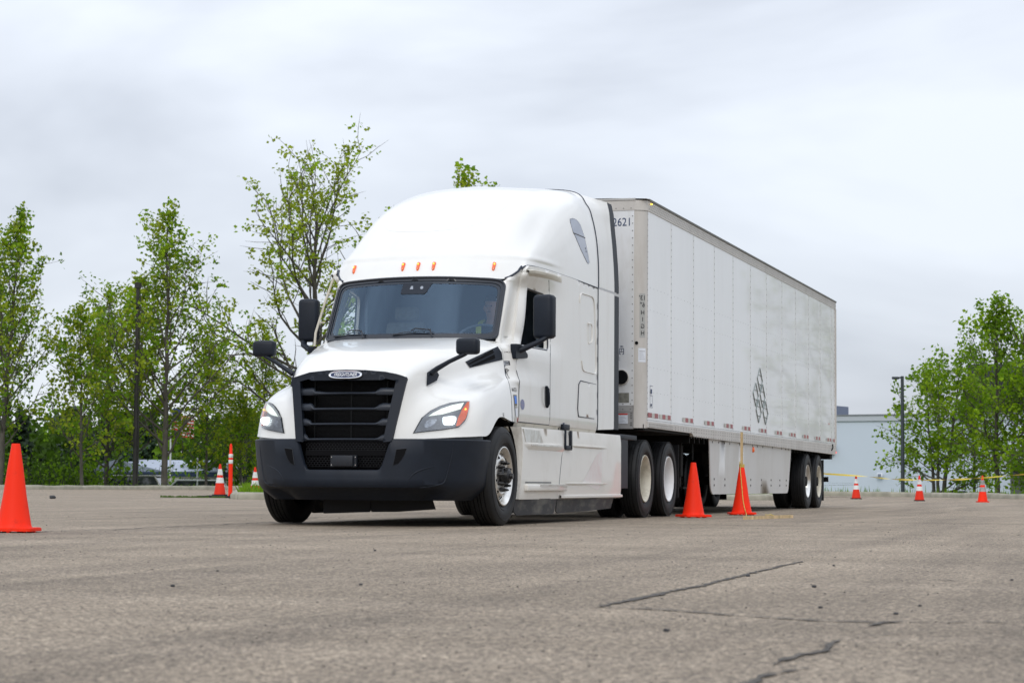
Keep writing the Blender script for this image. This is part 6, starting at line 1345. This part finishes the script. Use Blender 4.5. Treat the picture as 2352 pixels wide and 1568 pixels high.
def car(px, d, z, rz, paint, label, kind='suv', name='parked_car'):
    c = bearing(px, d, z); t = empty(name, (0, 0, 0)); L_, W_ = 4.6, .92
    H1, H2 = (1.02, 1.72) if kind == 'suv' else (.92, 1.45)
    prof = [(-2.3, .45), (-2.3, .85), (-2.15, H1-.02), (-1.15, H1+.02), (-.45, H2-.08), (.1, H2), (1.5, H2-.02), (2.05, H2-.14) if kind == 'suv' else (1.2, H2-.02), (2.28, H1), (2.33, .8), (2.3, .42)]
    body = MB(); G = []
    for wv, k in ((-W_, 0), (-W_, 1), (W_, 1), (W_, 0)): pass
    lo = [(-2.3, .32), (-2.33, .60), (-2.25, H1-.12), (-1.2, H1), (1.9, H1+.03), (2.3, H1-.05), (2.34, .6), (2.3, .32)]
    body.prism(lo, -W_, W_, 'Y') if False else body.box(-2.32, 2.32, -W_, W_, .32, H1, c=.14)
    ob = body.build('body', paint, t, smooth=40)
    ch = MB(); x0, x1, x2, x3 = (-1.25, -.55, 1.75, 2.2) if kind == 'suv' else (-1.2, -.45, .95, 1.75); yt = W_-.20
    ch.add([(x0, -W_+.04, H1-.02), (x3, -W_+.04, H1-.02), (x2, -yt, H2-.06), (x1, -yt, H2-.06), (x0, W_-.04, H1-.02), (x3, W_-.04, H1-.02), (x2, yt, H2-.06), (x1, yt, H2-.06)], [(0, 1, 2, 3), (4, 7, 6, 5), (0, 3, 7, 4), (1, 5, 6, 2), (3, 2, 6, 7)]); ch.build('windows', M_carglass, t, smooth=0)
    mb = MB(); mb.box(x1-.08, x2+.10, -yt-.03, yt+.03, H2-.09, H2, c=.04)
    for sy in (1, -1):
        for (a, b) in (((x0, H1-.02), (x1, H2-.05)), ((x3, H1-.02), (x2, H2-.05)), (((x1+x2)/2, H1), ((x1+x2)/2, H2-.05))):
            mb.tube([(a[0], sy*(W_-.03), a[1]), (b[0], sy*(yt+.01), b[1])], .045, 6)
    mb.build('roof', paint, t)
    if kind == 'suv': mb = MB(); [mb.tube([(x1+.1, sy*(yt-.05), H2+.0), (x1+.25, sy*(yt-.05), H2+.06), (x2-.2, sy*(yt-.05), H2+.06), (x2, sy*(yt-.05), H2)], .02, 6) for sy in (1, -1)]; mb.build('roof_rack', M_metalpole, t)
    for x in (-1.45, 1.4):
        for sy in (1, -1):
            wm = MB(); wm.lathe([(0, sy*(W_-.2)), (.30, sy*(W_-.2)), (.33, sy*(W_-.16)), (.33, sy*(W_-.02)), (.30, sy*(W_+.01)), (.20, sy*(W_-.01)), (0, sy*(W_-.01))], 24, 'Y', at=(x, 0, .33)); wm.build('wheel', M_rubber, t)
    t.location = c; t.rotation_euler = (0, 0, rz); return tag(t, label, 'car', 'cars parked beyond the kerb')
M_carglass = mat('car_glass', (.035, .042, .05), .08, coat=1.0)
car(300, 120, -1.0, R(8), mat('silver_beige_car_paint', (.42, .41, .38), .3, coat=.8), 'beige wagon with dark rear window parked behind the left trees', 'suv')
car(440, 122, -1.22, R(14), mat('white_car_paint', (.68, .70, .71), .3, coat=.8), 'white van-like car with ribbed roof parked right of the tallest tree')
car(2170, 98, -1.18, R(15), mat('silver_car_paint', (.60, .63, .66), .25, coat=.9), 'silver car parked behind the multi-stemmed tree', 'sedan')
car(2245, 97, -1.22, R(12), mat('white_car_paint_b', (.70, .71, .72), .25, coat=.9), 'white car with a black roof strip parked behind the tallest right-hand tree', 'sedan')
car(640, 116, -1.2, R(20), mat('dark_car_paint', (.05, .055, .06), .25, coat=.9), 'dark car parked behind the grass island beside the truck', 'sedan')
# long low building far left
def wbox(t, name, m_, a, b, depth, z0, z1, sm_=0):
    a, b = Vector(a), Vector(b); d = (b-a); n_ = Vector((-d.y, d.x, 0)).normalized()
    if n_.dot(FW) < 0: n_ = -n_
    mb = MB(); P = [a, b, b+n_*depth, a+n_*depth]; mb.add([Vector((p.x, p.y, z)) for z in (z0, z1) for p in P], [(0, 3, 2, 1), (4, 5, 6, 7), (0, 1, 5, 4), (1, 2, 6, 5), (2, 3, 7, 6), (3, 0, 4, 7)]); return mb.build(name, m_, t, smooth=sm_)
A, B = bearing(385, 150), bearing(900, 158); t = empty('low_building', A); tag(t, 'long low pale building with grey roof seen behind the channelizer post', 'building')
wbox(t, 'wall', mat('cream_wall', (.42, .40, .36), .8, var=.1), A, B, 20, -1.3, .72); wbox(t, 'fascia', mat('dark_blue_fascia', (.03, .05, .11), .5), A+Vector((0, -.1, 0)), B+Vector((0, -.1, 0)), 20.2, .72, 1.05)
mb = MB(); n_ = Vector((-(B-A).y, (B-A).x, 0)).normalized(); mb.add([A+Vector((0, 0, 1.05)), B+Vector((0, 0, 1.05)), B+n_*11+Vector((0, 0, 1.95)), A+n_*11+Vector((0, 0, 1.95)), A+n_*21+Vector((0, 0, 1.05)), B+n_*21+Vector((0, 0, 1.05))], [(0, 1, 2, 3), (3, 2, 5, 4), (0, 3, 4), (1, 5, 2)]); mb.build('roof', mat('pale_blue_grey_roof', (.30, .34, .42), .5, var=.1), t, smooth=0)
q = A.lerp(B, .30); mb = MB(); mb.box(q.x-1.0, q.x+1.2, q.y+4, q.y+6, 1.2, 3.6); mb.build('roof_unit', mat('roof_unit_grey', (.12, .13, .14), .6), t, smooth=0)
# large pale building on the right
A, B = bearing(1500, 118), bearing(2640, 104); t = empty('warehouse', A); tag(t, 'large windowless pale blue-white warehouse behind the right-hand trees', 'building')
wbox(t, 'wall', M_bwall, A, B, 30, -1.25, 3.72); d_ = (B-A).normalized(); n_ = Vector((-d_.y, d_.x, 0))
if n_.dot(FW) < 0: n_ = -n_
wbox(t, 'parapet', mat('parapet_cap', (.46, .49, .53), .5), A-n_*.08, B-n_*.08, 30.2, 3.72, 4.0)
wbox(t, 'parapet_edge', mat('parapet_edge_dark', (.20, .21, .23), .5), A-n_*.12, B-n_*.12, 30.3, 4.0, 4.06)
wbox(t, 'penthouse', mat('brown_penthouse', (.15, .115, .095), .6, var=.15), A.lerp(B, .765)+n_*4, A.lerp(B, .90)+n_*4, 6, 4.06, 6.7)
wbox(t, 'roof_unit', mat('dark_roof_unit', (.03, .033, .04), .6), A.lerp(B, .615)+n_*3.5, A.lerp(B, .68)+n_*3.5, 5, 4.06, 6.7)
wbox(t, 'roof_unit', mat('dark_roof_unit_b', (.035, .038, .045), .6), A.lerp(B, .70)+n_*5, A.lerp(B, .755)+n_*5, 3, 4.06, 6.4)
wbox(t, 'roof_vent', mat('blue_grey_vent', (.14, .17, .24), .5), A.lerp(B, .325)+n_*3, A.lerp(B, .346)+n_*3, 2, 4.06, 4.65)
c = A.lerp(B, .339)+n_*3; mb = MB(); mb.lathe([(0, 5.6), (.2, 5.57), (.2, 5.4), (.12, 5.3), (.12, 5.2), (.3, 5.1), (.3, 4.9), (.2, 4.75), (0, 4.75)], 16, at=(c.x, c.y, 0)); mb.build('vent_cap', M_sticker, t)
wbox(t, 'loading_bay', mat('grey_bay', (.10, .10, .10), .7), A.lerp(B, .805)-n_*5, A.lerp(B, .90)-n_*5, 5, -1.2, 1.5)
wbox(t, 'bay_canopy', mat('pale_canopy', (.42, .44, .47), .6), A.lerp(B, .795)-n_*5.6, A.lerp(B, .905)-n_*5.6, 5.5, 1.5, 2.3)
def wall_light(k, z, m_, label, sc=1.0):
    c = A.lerp(B, k)-n_*.16; t2 = empty('wall_light', c+Vector((0, 0, z))); mb = MB(); q_ = frame4(c+Vector((0, 0, z)), d_, (0, 0, 1)); mb.box(-.28*sc, .28*sc, -.22*sc, .22*sc, -.12*sc, .16*sc, c=.05*sc, mx=q_); mb.build('lamp_casing', m_, t2); mb = MB(); mb.box(-.15*sc, .17*sc, -.16*sc, .14*sc, .16*sc, .16*sc+.03, mx=q_); mb.build('lamp_lens', M_glassblue, t2); tag(t2, label, 'wall light')
wall_light(.387, 2.30, M_metalpole, 'dark boxy wall light on the pale warehouse, just right of the trailer'); wall_light(.490, .95, M_sticker, sc=.5, label= 'small white wall light low on the pale warehouse, left of the light pole')
